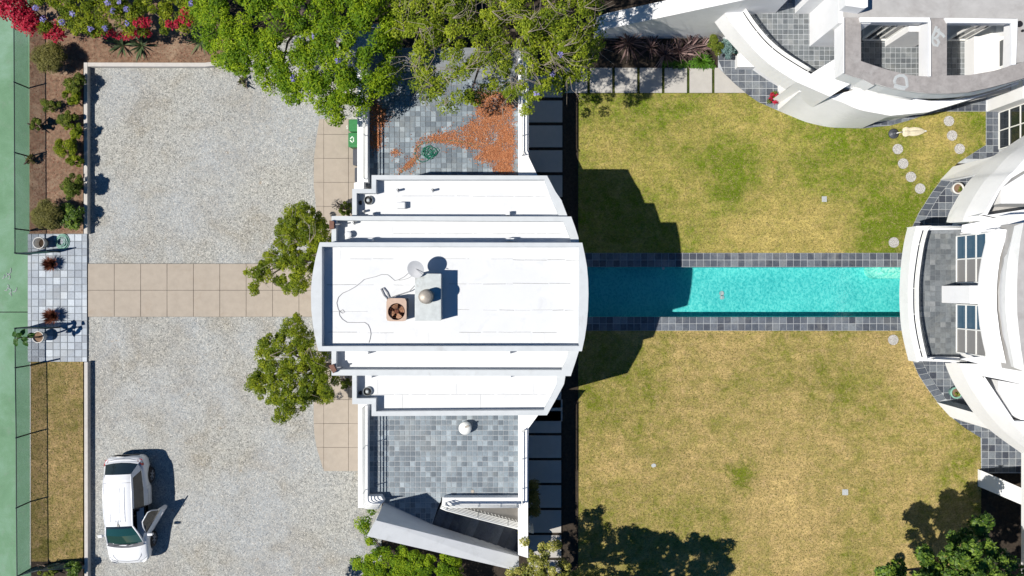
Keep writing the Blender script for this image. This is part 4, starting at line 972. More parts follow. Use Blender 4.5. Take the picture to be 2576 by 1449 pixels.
# glazing at the back of the courts
def glazing(x0, x1, y, zb, zt_, n, parent=NW, mat='glassdark'):
    a, c_ = P(x0,y,zb), P(x1,y,zb); w_ = MB(); w_.box(a[0],a[1],zb,c_[0],a[1]+.08,zb+.1); w_.box(a[0],a[1],zt_-.08,c_[0],a[1]+.08,zt_)
    for i in range(n+1): xx = a[0]+(c_[0]-a[0])*i/n; w_.box(xx-.025,a[1],zb+.1,xx+.025,a[1]+.08,zt_-.08)
    f = w_.build('window', M['whitemetal'], parent)
    for i in range(n):
        x_0 = a[0]+(c_[0]-a[0])*i/n+.027; x_1 = a[0]+(c_[0]-a[0])*(i+1)/n-.027; b = MB(); b.box(x_0,a[1]+.03,zb+.1,x_1,a[1]+.05,zt_-.08); b.build('pane', M[mat], f)
glazing(2168,2226,102,2.95,4.9,3); glazing(2384,2425,102,2.95,4.9,2)
def winE(parent, x, y0, y1, zb, zt_, ncol, nrow, mat='glassdark', leaf=1):
    """window in a wall facing west; x,y at height zb"""
    a, c_ = P(x,y0,zb), P(x,y1,zb); ya, yb = a[1], c_[1]; X = a[0]; w_ = MB()
    t = .045
    w_.box(X-.05,ya,zb,X+.05,yb,zb+t); w_.box(X-.05,ya,zt_-t,X+.05,yb,zt_)
    for i in range(ncol+1): yy = ya+(yb-ya)*i/ncol; w_.box(X-.05,yy-t/2,zb+t,X+.05,yy+t/2,zt_-t)
    for j in range(1,nrow):
        zz = zb+(zt_-zb)*j/nrow
        for i in range(ncol): w_.box(X-.04,ya+(yb-ya)*i/ncol-t/2-.002 if ya>yb else 0,zz-.025,X+.04,ya+(yb-ya)*(i+1)/ncol+t/2+.002,zz+.025)
    f = w_.build('window', M['whitemetal'], parent)
    for i in range(ncol):
        for j in range(nrow):
            y_0 = ya+(yb-ya)*i/ncol-t/2; y_1 = ya+(yb-ya)*(i+1)/ncol+t/2; z0 = zb+(zt_-zb)*j/nrow+.025; z1 = zb+(zt_-zb)*(j+1)/nrow-.025
            mm = mat[i] if isinstance(mat, list) else mat
            b = MB(); b.box(X-.012,y_0,max(z0,zb+t),X+.012,y_1,min(z1,zt_-t)); b.build('pane', M[mm], f)
    return f
b = MB(); b.prism(xy(PP([(2500,58),(2640,58),(2640,200),(2500,200)],2.9)), 2.9, RB-.01); b.build('inner_wall', M['stucco'], NW)
winE(NW, 2498.5, 112, 178, 3.15, 4.75, 1, 1)
# full height curved wall to the lawn, below the roof edge
wt = [(2088,243),(2130,262),(2180,272),(2240,277),(2300,272),(2360,262)]
wf = [(1956,278),(1990,292),(2024.6,306),(2060,315),(2098.6,321),(2169,322)]
roofedge = [(2121.5,185),(2145,193),(2172,201),(2200,211),(2232,220),(2275,228.5),(2334,235.8),(2392,236.2),(2440,232.5),(2488,222.5),(2530,211.5),(2576,198),(2660,172)]
# fascia hanging from the roof edge
roofedge = sm(roofedge); re_o = sm([(2117,188),(2135,200),(2150,210),(2180,221),(2232,233.5),(2275,241),(2334,246.5),(2392,244.5),(2440,240.5),(2488,229),(2530,215.5),(2576,199),(2660,173)])
b = MB(); b.loft(PP(roofedge,RZ), PP(re_o,4.6)); b.build('roof_fascia', M['stucco'], NW, True)
# ground floor mass with top terrace at z 3.3, visible as the big white curved shoulder
b = MB()
top = PP([(2000,206),(2101,190),(2144,213),(2200,232),(2270,243),(2330,247),(2420,244),(2454,246),(2383,268),(2334,282),(2246.8,291.6)],3.3)
wf = sm(wf); wfw = PP(wf,.03)
w2 = PP([(2040,229),(2075,244),(2110,257),(2148,267),(2190,273),(2246.8,291.6)],3.3)
ZL = 2.6; wtp = [(p[0]+.05,p[1]+.45*math.sin(math.pi*min(1,.15+i*.9/len(wfw))),ZL) for i,p in enumerate(wfw)]; b.loft(wfw, wtp); b.build('curved_wall', M['stucco'], NW, True)  # brightness put into the shape: wall leans back to catch more sun
b = MB(); b.loft([P(1956,278,.03),P(1956,190,.03)], [wtp[0],(P(1956,190)[0]+.05,P(1956,190)[1],2.6)]); b.build('end_wall', M['stucco'], NW)
b = MB()
edge0 = [(2246,292),(2334,282),(2383,268),(2454,246)]
tops = wtp + PP([(2334,282),(2383,268),(2454,246),(2562,212),(2562,206),(2500,231),(2440,246),(2392,251),(2340,253),(2304,247.5),(2230,243),(2190,232),(2158,224.2),(2120,233),(2087.5,243.4),(2087,205),(2005,190)],ZL)
edge = PP([(2246,292),(2334,282),(2383,268),(2454,246)],ZL)
b.poly(tops[::1]); b.build('lower_roof', M['stucco'], NW)
b = MB(); el = [wtp[-1]]+edge[1:]
b.loft(el, [(p[0],p[1],2.2) for p in el]); b.build('lower_fascia', M['stucco'], NW)
b = MB(); s2 = [(p[0]-.15,p[1]+.18,0) for p in el]; b.loft(s2, [(p[0],p[1],2.21) for p in s2]); b.build('ground_floor_wall', M['stucco'], NW)
# recessed balcony slot between roof fascia and lower roof
b = MB(); b.loft([(p[0],p[1]+.5,1.8) for p in PP(re_o,4.6)], [(p[0],p[1]+.5,4.95) for p in PP(re_o,4.6)]); b.build('recess_wall', M['stucco'], NW)
b = MB(); b.poly(PP([(2085,246),(2144,216),(2200,205),(2480,200),(2600,170),(2600,215),(2440,255),(2300,262),(2150,250)],1.8)); b.build('recess_floor', M['slabc'], NW)
b = MB(); b.loft(PP([(2144,213),(2228,237),(2304,246)],3.3), PP([(2144,213),(2228,237),(2304,246)],3.34)); 
rail('railing', 'white rail in the recessed crescent balcony below the grey curved roof', [(2148,219),(2185,227),(2230,238),(2300,247)], (2.8,2.95), [(2148,219),(2170,224),(2230,238)], None)
# skylight box on the grey roof and small black roof outlets
b = MB(); b.prism(xy(PP([(2174,-20),(2183,-20),(2183,17),(2174,21),(2127,14),(2127,-20)],6.5)), RZ, 6.5); b.build('roof_upstand', M['stucco'], NW)
b = MB(); b.prism(xy(PP([(2180,-40),(2187,-40),(2187,-5),(2180,4)],6.55)), RZ, 6.55)
for (x,y,r_) in ((2563,61,.11),(2571,78,.045)):
    b = MB(); q = P(x,y,RZ); b.lathe((q[0],q[1],RZ+.001), [(r_,0),(r_,.06)], 14); tag(b.build('roof_outlet', M['black']), 'larger black round roof outlet on the grey roof at the right edge' if r_ > .1 else 'tiny black roof outlet below the larger one at the right edge', 'roof vent')
# pale repair smears on the beams
def smear(pts, z, wdt=.05):
    b = MB(); b.tube(PP(pts, z), wdt, 4); b.v = [(v[0],v[1],RZ+.004+(v[2]-z)*.08) for v in b.v]; b.build('sealant_smear', M['plate'], NW)
smear([(2251,210),(2250,203),(2254,194),(2262,190),(2272,190),(2279,196),(2281,206),(2282,217),(2276,221)], RZ, .055); smear([(2249,215),(2258,218),(2268,221),(2277,222)], RZ, .08)
smear([(2356,66),(2351,80),(2346,92),(2345,104),(2350,113),(2358,115),(2362,106),(2357,98)], RZ, .05); smear([(2352,76),(2362,80),(2372,88),(2376,94)], RZ, .05); smear([(2350,98),(2358,92),(2363,84),(2360,72)], RZ, .05)
# stair side wall rising along the top
SW = MB()
c0 = [P(1500,83,1.0), P(1527,73,1.3), P(1706,35,3.24), P(1871,0,4.8), P(2010,-30,5.6)]
c1 = [P(1500,44,1.1), P(1527,33,1.4), P(1679,0,3.3), P(1830,-35,4.85), P(1990,-75,5.6)]
SW.loft(c0, c1); SW.loft([(p[0],p[1],0) for p in c0], c0); SW.loft([(p[0],p[1],0) for p in c1], c1)
SW.add([c0[0],c1[0],(c1[0][0],c1[0][1],0),(c0[0][0],c0[0][1],0)], [(0,1,2,3)])
tag(SW.build('stair_wall', M['stucco']), 'long white wall rising to the right along the top behind the spiky plum plants', 'wall')
# white planter box glimpsed under the balcony
b = MB(); b.prism(xy(PP([(1856,135),(1856,168),(1900,168),(1900,135)],.5)), .03, .5); tag(b.build('garden_step', M['stucco']), 'white block step under the balcony edge beside the coiled green hose', 'step')

# ================================================================= MAIN HOUSE (right edge)
MH = empty('main_house', P(2480,745,0), 'large white curved house at the right edge with a bowed balcony over the pool end', 'house')
FZ = 2.9
# bowed balcony
bo = [(2283,572),(2274,610),(2267,660),(2263.5,710),(2262.5,745),(2264,790),(2268,830),(2276,870),(2285.5,907)]
bt = [(2315,573),(2306,612),(2298,660),(2294,705),(2293,745),(2295,790),(2300,832),(2309,872),(2318,905)]
bi = [(2322,574),(2311,614),(2303,662),(2298,705),(2297,745),(2298,790),(2303,830),(2311,870),(2320,905)]
bt = [(CX+(x-CX)*1.0224, CY+(y-CY)*1.0224) for x,y in bo]
bo, bt, bi = sm(bo,4), sm(bt,4), sm(bi,4)
b = MB(); b.loft(PP(bo,2.62), PP(bt,3.35)); b.loft(PP(bt,3.35), PP(bi,3.35)); b.loft(PP(bi,3.35), [(p[0],p[1],FZ-.02) for p in PP(bi,3.35)]); b.loft(PP(bo,2.62), [(p[0],p[1],2.3) for p in PP(bi,3.35)])
b.prism(xy(PP([(2306,568.5),(2418,566),(2418,577),(2318,579)],3.35)), 2.5, 3.352)
b.prism(xy(PP([(2308,908),(2414,911),(2414,899),(2318,899)],3.35)), 2.5, 3.352)
b.build('balcony_parapet', M['stucco'], MH)
b = MB(); b.prism(xy(PP([(2312,572),(2300,640),(2292,745),(2300,840),(2310,905),(2470,905),(2470,570)],FZ)), 2.32, FZ); bf = b.build('balcony_floor', M['groutdk'], MH)
tiles(bf, xy(PP([(2316,587),(2304,640),(2296,700),(2294,745),(2296,800),(2304,845),(2314,897),(2404,897),(2404,587)],FZ)), FZ, 13.1*K*(1-FZ/CAMH), P(2352.5,640,FZ)[:2], 'slate_balc', gap=.013)
rail('railing', 'bowed triple white rail along the balcony at the pool end', [(2410,573),(2330,573)]+bi[1:], (3.5,3.6,3.72), [bi[4],bi[14],bi[20],bi[29]], None, r=.018, PZ=3.35, broad=.045)
rail('railing', 'short straight white rails closing the lower end of the bowed balcony', [(2330,902),(2412,905)], (3.42,3.52,3.64), [(2332,902),(2410,905)], None, r=.03)
# walls either side of the balcony, upper storey overhanging the patio
ZU, ZT = 2.3, 4.5
nb = [(2380,561),(2387,537),(2400,512),(2418,482),(2440,452),(2456,438),(2490,400),(2530,372),(2576,341),(2680,280)]
nb = sm(nb,4); nt_ = [(CX+(x-CX)*1.0698+15, CY+(y-CY)*1.0698+10) for x,y in nb]; nt_[0] = (nt_[0][0], 556)  # top edge set back, shaped so the wall takes more sun
b = MB(); b.loft(PP(nb,ZU), PP([( x*.55+tx*.45, y*.55+ty*.45) for (x,y),(tx,ty) in zip(nb,nt_)],3.5)); b.loft(PP([( x*.55+tx*.45, y*.55+ty*.45) for (x,y),(tx,ty) in zip(nb,nt_)],3.5), PP(nt_,ZT)); b.build('curved_wall', M['stucco'], MH, True)
b = MB(); nbi = PP([(x+14,y+6) for x,y in nb],0); b.loft(nbi, [(p[0],p[1],ZU+.01) for p in nbi]); b.build('ground_floor_wall', M['stucco'], MH)
sb = [(2377,913),(2385,935),(2402.5,971),(2425,1004),(2449,1038),(2485,1077),(2520,1105),(2571,1141),(2640,1190)]
sb = sm(sb,4); st_ = [(CX+(x-CX)*1.0698+9, CY+(y-CY)*1.0698-5) for x,y in sb]; st_[0] = (st_[0][0], 915)  # top edge pushed inward to brighten this wall in the sun
md = [(x*.55+tx*.45, y*.55+ty*.45) for (x,y),(tx,ty) in zip(sb,st_)]
b = MB(); b.loft(PP(sb,ZU), PP(md,3.5)); b.loft(PP(md,3.5), PP(st_,ZT)); b.build('curved_wall', M['stucco'], MH, True)
b = MB(); sbi = PP([(x+14,y-4) for x,y in sb],0); b.loft(sbi, [(p[0],p[1],ZU+.01) for p in sbi]); b.build('ground_floor_wall', M['stucco'], MH)
# top surfaces of the two wings, each with a sunken shaded court
b = MB(); b.poly(PP([(2418,584),(2420,566),nt_[0],nt_[3],(2464,541),(2482,541.5),(2576,527),(2700,512),(2700,590),(2500,596)],ZT)[::-1]); b.build('wing_roof', M['stucco'], MH)
b = MB(); b.prism(xy(PP([(2462,541),(2483,541.5),(2517,476.5),(2545,448),(2610,408),(2780,330)]+[p for p in nt_[::-1] if p[1] < 536],ZT)), ZT-1.6, ZT); b.build('wing_parapet', M['stucco'], MH)
b = MB(); b.poly(PP([(2470,541),(2517,470),(2700,360),(2700,520)],ZT-1.6)); b.build('court_floor', M['greyroof'], MH)
b = MB(); b.prism(xy(PP([(2518,474),(2700,360),(2700,511),(2518,512)],ZT-.15)), ZT-1.6, ZT-.15); b.build('inner_block', M['stucco'], MH)
b = MB(); b.poly(PP([(2414,903),st_[0],st_[2],(2460,944),(2477,947),(2513,954),(2576,968),(2700,990),(2700,900),(2500,893)],ZT)); b.build('wing_roof', M['stucco'], MH)
b = MB(); b.prism(xy(PP([(2477,947.5),(2552,1060),(2572,1060),(2790,1062),(2790,1200)]+[p for p in st_[::-1] if p[1] > 946 and p[1] < 1195],ZT)), ZT-1.6, ZT); b.build('wing_parapet', M['stucco'], MH)
b = MB(); b.poly(PP([(2478,947),(2514,955),(2700,985),(2700,1062),(2553,1060)],ZT-1.6)); b.build('court_floor', M['greyroof'], MH)
b = MB(); b.prism(xy(PP([(2512,957),(2512,984),(2549,1045),(2570,1057),(2700,1060),(2700,990)],ZT-.15)), ZT-1.6, ZT-.15); b.build('inner_block', M['stucco'], MH)
# body behind the balcony: door wall, pier, canopy, upper roof
b = MB(); b.prism(xy(PP([(2416,586),(2440,584),(2620,584),(2620,905),(2416,899)],FZ)), FZ, 5.0); b.build('door_wall', M['stucco'], MH)
b = MB(); b.prism(xy(PP([(2368.6,719),(2368.6,761.5),(2420,761.5),(2420,719)],FZ)), FZ, 4.95); b.build('pier', M['stucco'], MH)
winE(MH, 2407, 595, 711, FZ, 5.02, 2, 3, ['glassblue','glassgrey']); winE(MH, 2407, 766, 886, FZ, 5.02, 2, 3, ['glassblue','glassgrey'])
ca = [(2488.5,584),(2481,615),(2472,652),(2466,690),(2463.4,720),(2463.4,769),(2467.5,818),(2476,862),(2486,905)]
cb = [(2512,575),(2504,612),(2496,652),(2491,690),(2489,725),(2489,770),(2494,818),(2502,862),(2512,910)]
cc = [(2535.5,578),(2526,612),(2516,646),(2510,690),(2507,735),(2508,780),(2515,838),(2522,872),(2531,914)]
b = MB(); b.loft(PP(ca,5.05), PP(cb,5.35)); b.loft(PP(cb,5.35), PP(cc,5.45)); b.loft(PP(ca,5.05), [(p[0],p[1],4.95) for p in PP(ca,5.05)]); b.poly([P(x,y,5.0) for x,y in ca]+[P(x+5,y,5.0) for x,y in cc[::-1]]); b.build('canopy', M['stucco'], MH)
ua = [(2537,574),(2528,612),(2518,646),(2512,690),(2509,735),(2510,780),(2517,838),(2524,872),(2533,918)]
ub = [(2575,560),(2566,612),(2561,660),(2559,700),(2558,745),(2559,790),(2563,830),(2569,880),(2578,935)]
b = MB(); b.loft(PP(ua,5.2), PP([(x*.6+u*.4, y*.6+v*.4) for (x,y),(u,v) in zip(ua,ub)],5.9)); b.loft(PP([(x*.6+u*.4, y*.6+v*.4) for (x,y),(u,v) in zip(ua,ub)],5.9), PP(ub,6.4)); b.build('upper_wall', M['stucco'], MH)
b = MB(); b.prism(xy(PP(ub+[(2760,935),(2760,560)],6.4)), 5.0, 6.396); b.build('upper_roof', M['greyroof'], MH)
b = MB(); b.prism(xy(PP([(2537,540),(2760,530),(2760,572),(2537,574)],5.3)), ZT, 5.3); b.build('roof_step', M['stucco'], MH)
# ground floor glass doors by the stepping stones, wall above the tile strip
b = MB(); b.prism(xy(PP([(2482,255),(2482,281.5),(2516,281.5),(2640,281.5),(2640,200),(2482,200)],.03)), 0, 2.6); b.build('porch_wall', M['stucco'], MH)
b = MB(); b.prism(xy(PP([(2520,282),(2520,376),(2640,376),(2640,282)],.03)), 0, 2.55); b.build('room_wall', M['stucco'], MH)
winE(MH, 2514, 284, 376, .06, 2.35, 2, 3, 'glassdark')
# wedge-shaped buttress walls rising from the lawn edge
def fin(name, A, B_):
    b = MB(); t = [A[0],A[1],B_[1],B_[0]]; b.skirt([P(*p) for p in t], 0); b.build(name, M['stucco'], MH)
fin('buttress', [(2366,453,.08),(2456,438,2.3)], [(2398,419,.08),(2510,390,2.3)])
fin('buttress', [(2357.7,1011.8,.08),(2460,1041,2.4)], [(2391.8,1049,.08),(2496,1082,2.4)])
fin('buttress', [(2467,1183,.25),(2573,1229,2.3)], [(2467,1226,.25),(2573,1271,2.3)])
b = MB(); b.prism(xy(PP([(2569,1139),(2569,1500),(2760,1500),(2760,1139)],2.3)), 2.3, 3.6); b.build('side_wall', M['stucco'], MH)
b = MB(); b.prism(xy(PP([(2590,1139),(2590,1500),(2760,1500),(2760,1139)],0)), 0, 2.29); b.build('ground_floor_wall', M['stucco'], MH)
b = MB(); b.prism(xy(PP([(2490,1120),(2569,1141),(2569,1180),(2545,1160)],3.0)), 2.3, 3.0)
# ================================================================= LAWN OBJECTS
def stone(x, y, lab, seed):
    q = P(x,y,.04); t = empty('stepping_stone', (q[0],q[1],.03), lab, 'stepping stone', 'round pebble stepping stones')
    b = MB(); b.lathe((q[0],q[1],.03), [(.225,0),(.225,.02)], 24); b.build('base', M['darkroof'], t)
    b = MB(); rs = random.Random(seed); tv = []
    pts = []
    for i in range(600):
        r_ = .21*math.sqrt(rs.random()); a = rs.uniform(0,6.283); p = (q[0]+r_*math.cos(a), q[1]+r_*math.sin(a))
        if all(math.dist(p,o_) > .031 for o_ in pts): pts.append(p)
    for p in pts:
        a0 = rs.uniform(0,3); v = []; rx, ry = rs.uniform(.014,.022), rs.uniform(.010,.015)
        for z_,f_ in ((.048,1),(.060,.75)):
            for k_ in range(6):
                a = a0*0+k_*1.047; u_, w_ = rx*f_*math.cos(a), ry*f_*math.sin(a); v.append((p[0]+u_*math.cos(a0)-w_*math.sin(a0), p[1]+u_*math.sin(a0)+w_*math.cos(a0), z_))
        b.add(v, [(k_,(k_+1)%6,(k_+1)%6+6,k_+6) for k_ in range(6)]+[tuple(range(6,12))])
        tv += [rs.random()]*7
    o = b.build('pebbles', M['pebble'], t); o['kind'] = 'stuff'
    a = o.data.attributes.new('tint','FLOAT','FACE'); a.data.foreach_set('value', tv)
for i,(x,y,lab) in enumerate(((2387,304.5,'topmost round pebble stepping stone by the glass doors'),(2395,341,'middle round pebble stepping stone of the three by the glass doors'),(2414,374.5,'lowest of the three round pebble stepping stones by the glass doors'),
    (2258.5,375,'round pebble stepping stone just below the fallen parasol base'),(2272,411.5,'second round pebble stepping stone below the fallen parasol'),(2291.5,445,'third round pebble stepping stone below the fallen parasol'),(2314.5,474.5,'round pebble stepping stone nearest the potted plant in the upper lawn'),
    (2248.5,610,'lone round pebble stepping stone in the grass just above the pool end'),(2247,855,'lone round pebble stepping stone in the grass just below the pool end'))): stone(x,y,lab,i)
# fallen parasol
U = empty('parasol', P(2247,337,.03), 'closed beige parasol lying on the grass beside its black round base', 'parasol')
b = MB(); q = P(2247,336.5,.03); b.lathe(q, [(.215,0),(.22,.05),(.16,.08),(.05,.10),(.04,.22)], 28); b.build('base', M['binDark'], U, True)
b = MB(); b.tube([P(2250,336,.2),P(2272,331.5,.16)], .022, 8); b.build('pole', M['whitemetal'], U, True)
b = MB(); rs = random.Random(2); prof = [(0,.05),(.06,.135),(.18,.16),(.35,.125),(.6,.145),(.85,.12),(1.05,.075),(1.18,.02)]; A_ = Vector(P(2270,332,.17)); d_ = (Vector(P(2328,330,.12))-A_).normalized(); sd = d_.cross(Vector((0,0,1))).normalized()
L0 = []
for (t_,r_) in prof:
    rng_ = []
    for k_ in range(20):
        a = k_*math.pi/10; rk = r_*(1+(.24 if k_%2 else -.16)*min(1, r_*9)); p = A_+d_*(t_*.86)+sd*rk*math.cos(a)*1.08+Vector((0,0,1))*rk*math.sin(a)*.75
        rng_.append((p.x,p.y,max(.035,p.z)))
    L0.append(rng_)
for i in range(len(L0)-1): b.loft(L0[i], L0[i+1], 0, True)
b.build('folded_canopy', M['canvas'], U)
b = MB(); b.tube([P(2324,330,.13),P(2330,329.5,.12)], .03, 8); b.build('finial', M['whitemetal'], U)
# covers set in the lawns
def cover(x, y, w_, h_, lab, bars):
    q = P(x,y,.03); b = MB(); b.box(q[0]-w_/2,q[1]-h_/2,.03,q[0]+w_/2,q[1]+h_/2,.05); t = empty('drain_cover', (q[0],q[1],.03), lab, 'drain cover'); b.build('frame', M['plate'], t)
    for i in range(bars): xx = q[0]-w_/2+w_*(i+.5)/bars; b = MB(); b.box(xx-w_/bars*.3,q[1]-h_/2+.015,.05,xx+w_/bars*.3,q[1]+h_/2-.015,.062); b.build('bar', M['plate'], t)
cover(2073.5,501,.21,.24,'small pale slotted drain cover in the upper lawn',6); cover(2126,1238,.25,.25,'square white valve cover in the lower lawn',4)
b = MB(); q = P(1644,1171,.05); b.prism([(q[0]-.1,q[1]-.03),(q[0]-.03,q[1]-.09),(q[0]+.09,q[1]-.05),(q[0]+.11,q[1]+.04),(q[0]+.02,q[1]+.09),(q[0]-.08,q[1]+.05)], .03, .055); tag(b.build('buried_stone', M['plate']), 'small broken pale stone flush with the lower lawn', 'stone')
pots = (('glazed_pot',2410,474,'white glazed round pot of soil and a small plant under the upper curved wall','potwhite'),('glazed_pot',2405,988,'patterned green and white pot of soil under the lower curved wall','hosepale'))
for nm,x,y,lab,mt in pots:
    q = P(x,y,.4); t = empty('planted_pot', (q[0],q[1],.05), lab, 'plant pot'); b = MB(); b.lathe((q[0],q[1],.05), [(.15,0),(.22,.2),(.25,.36),(.25,.40),(.19,.40),(.185,.34)], 24, cap=False); b.build('pot', M[mt], t, True)
    b = MB(); b.lathe((q[0],q[1],.05), [(.19,.33),(.18,.345)], 20); b.build('soil', M['mulch'], t)
    V,F,T = leaves(np.array([[q[0]+.05,q[1]-.04,.45]]), np.array([.12]), 40, .04); bulk('foliage', V, F, T, M['leafShrub'], t)
q = P(1945,249,.3); t = empty('flower_pot', (q[0],q[1],.04), 'pot of red and orange flowers on the patio by the white corner', 'flower pot')
b = MB(); b.lathe((q[0],q[1],.04), [(.12,0),(.17,.26),(.14,.27)], 18); b.build('pot', M['dark'], t)
V,F,T = leaves(np.array([[q[0]-.12,q[1]-.02,.4],[q[0]+.14,q[1]+.1,.4],[q[0]+.02,q[1]-.17,.4],[q[0]-.08,q[1]+.17,.42],[q[0]+.12,q[1]-.12,.38]]), np.full(5,.10), 45, .032, .8); bulk('blossom', V, F, T, M['magenta'], t)
V,F,T = leaves(np.array([[q[0]+.05,q[1]+.25,.32],[q[0],q[1]+.05,.34],[q[0]-.2,q[1]-.1,.3]]), np.full(3,.11), 40, .04); bulk('foliage', V, F, T, M['leafShrub'], t)
def coil(x, y, z, lab, R0, R1, n_, mat, r_=.013, sq=1.0, seed=1):
    rs = random.Random(seed); q = P(x,y,z); b = MB(); pts = []
    for i in range(n_*16):
        a = i*math.pi/8; rr_ = R0+(R1-R0)*i/(n_*16)+.03*math.sin(i*.23+seed); pts.append((q[0]+rr_*math.cos(a)+.04*math.sin(i*.05), q[1]+sq*rr_*math.sin(a), z+.02+.01*math.sin(i*.7)+.0008*i))
    b.tube(pts, r_, 5); return tag(b.build('garden_hose', M[mat], smooth=True), lab, 'hose')
coil(1846,122,.15,'emerald coiled hose tucked under the balcony beside the blue green shrub',.26,.05,5,'hose',.022)
hz = coil(156,608,.07,'pale green hose coil on the slate entrance paving beside the empty pot',.30,.14,6,'hosepale',.016,1.15,4)
# ================================================================= ENTRANCE: pots, grasses, gates, fence
def pot(x, y, rt, h, lab, soil):
    q = P(x,y,.06+h); t = empty('entrance_pot', (q[0],q[1],.06), lab, 'plant pot'); b = MB(); b.lathe((q[0],q[1],.06), [(rt*.55,0),(rt*.8,h*.4),(rt*.97,h*.8),(rt,h),(rt*.90,h),(rt*.86,h*.8),(rt*.8,h*.55)], 28, cap=False); b.build('pot', M['potwhite'], t, True)
    b = MB(); b.lathe((q[0],q[1],.06), [(rt*.86,h*soil-.02),(rt*.84,h*soil)], 24); b.build('soil', M['mulch'], t)
    return t, q
pot(97,611,.25,.55,'empty round white pot on the entrance paving beside the pale hose coil',.35)
t, q = pot(95,848,.25,.5,'white pot holding a tall leaning big-leaved plant at the entrance',.85)
t = empty('leafy_potted_tree', (q[0],q[1],.5), 'tall thin big-leaved plant rising from the lower entrance pot', 'plant')
b = MB(); b.tube([(q[0],q[1],.45),(q[0]+.05,q[1]+.02,1.1),(q[0]-.03,q[1]+.05,1.75),(q[0]+.06,q[1]+.03,2.15)], .045, 8, r1=.02); b.build('stem', M['bark'], t, True)
for k_,(a,z,L_) in enumerate([(i*2.4+.4, 1.5+.09*i, .42-.012*i) for i in range(9)]):
    b = MB(); d = Vector((math.cos(a),math.sin(a),.25)); s_ = Vector((-math.sin(a),math.cos(a),0)); o = Vector((q[0]+.03,q[1]+.04,z)); A = []; B_ = []; C_ = []
    for u in (0,.2,.5,.8,1): w_ = .11*math.sin(math.pi*min(1,u*.92+.06)); c_ = o+d*(L_*(.25+u*.75))-Vector((0,0,.16*u*u)); A.append(tuple(c_-s_*w_+Vector((0,0,.02)))); C_.append(tuple(c_)); B_.append(tuple(c_+s_*w_+Vector((0,0,.02))))
    b.loft(A,C_); b.loft(C_,B_); b.build('leaf', M['leafFern'], t)
b = MB(); 
def tuft(name, x, y, lab, cat, n_, L_, wdt, mat, z0=.06, elev=(.3,1.3), group=None, seed=1, droop=.25):
    rs = np.random.default_rng(seed); q = P(x,y,z0+L_*.6); n = n_; a = rs.uniform(0,6.283,n); e = rs.uniform(elev[0],elev[1],n); Ls = L_*rs.uniform(.7,1.1,n)
    root = np.array([q[0],q[1],z0]); d = np.stack([np.cos(a)*np.cos(e), np.sin(a)*np.cos(e), np.sin(e)],1); s_ = np.stack([-np.sin(a),np.cos(a),np.zeros(n)],1)*wdt
    p0 = root+d*.03; p1 = root+d*(Ls*.55)[:,None]; p2 = root+d*Ls[:,None]; p2[:,2] -= droop*Ls*np.cos(e)
    p2[:,2] = np.maximum(p2[:,2], z0+.02)
    V = np.stack([p0-s_*.5,p0+s_*.5,p1+s_,p1-s_,p2+s_*.15,p2-s_*.15],1).reshape(-1,3); b_ = np.arange(n)*6
    F = np.concatenate([np.stack([b_,b_+1,b_+2,b_+3],1), np.stack([b_+3,b_+2,b_+4,b_+5],1)]); T = np.tile(rs.uniform(0,1,n),2)
    o = tag(bulk(name, V, F, T, M[mat]), lab, cat, group); return o
tuft('russet_grass',123,664,'russet spiky tuft plant on the entrance paving, the upper of two','plant',700,.52,.012,'redgrass',.06,(.7,1.55),None,1,.05)
tuft('russet_grass',126,796,'russet spiky tuft plant on the entrance paving, the lower of two','plant',760,.56,.012,'redgrass',.06,(.7,1.55),None,2,.05)
# chain link fence
FH = 1.08
def fence(name, label, pts, posts, ztop=FH, cat='fence', diag=True, group=None):
    base = PP(pts, 0); t = empty(name, base[0], label, cat, group)
    b = MB(); b.tube([(p[0],p[1],ztop) for p in base], .022, 8); b.build('top_rail', M['blackmetal'], t, True)
    for (x,y) in posts:
        q = P(x,y,0); b = MB(); b.tube([(q[0],q[1],0),(q[0],q[1],ztop+.03)], .03, 8); b.build('post', M['blackmetal'], t, True)
    b = MB(); s_ = .065; r_ = .0042
    for i in range(len(base)-1):
        a, c_ = Vector(base[i]), Vector(base[i+1]); L_ = (c_-a).length; d = (c_-a)/L_; n_ = int(L_/s_); ov = int(ztop/s_)
        for k_ in range(-ov, n_):
            for sg in (1,-1):
                u0, u1 = k_*s_, k_*s_+ztop; z0, z1 = (0.03,ztop) if sg > 0 else (ztop,.03)
                if u0 < 0: z0 = z0 + (z1-z0)*(-u0)/(u1-u0); u0 = 0
                if u1 > L_: z1 = z0 + (z1-z0)*(L_-u0)/(u1-u0); u1 = L_
                if u1-u0 < .02: continue
                p = a+d*u0; q = a+d*u1; p.z = z0; q.z = z1; b.tube([p,q], r_, 3, cap=False)
    o = b.build('chain_link', M['wire'], t); o['kind'] = 'stuff'
    return t
fence('chain_link_fence','dark chain link fence between the green court and the planting bed, upper run',[(72,-20),(72.5,80),(74,400),(75,580)],[(72,50),(73.3,222),(74.5,394),(75,580)])
fence('chain_link_fence','short chain link fence panel beside the empty white pot',[(75,582),(75,639)],[(75,639)])
fence('chain_link_fence','short chain link fence panel beside the pot with the tall plant',[(75,823),(76,918)],[(75,823),(76,919)])
fence('chain_link_fence','dark chain link fence between the green court and the brown grass strip, lower run',[(76,920),(78,1090),(78.5,1261),(80,1429),(82,1500)],[(78,1090),(78.5,1261),(80,1429)])
fence('chain_link_gate','open chain link gate leaf beside the upper russet tuft',[(76,640),(152,634)],[(77,640),(152,634)],1.05,'gate')
fence('chain_link_gate','open chain link gate leaf beside the lower russet tuft',[(76,822.5),(152,823)],[(77,822.5),(152,823)],1.05,'gate')
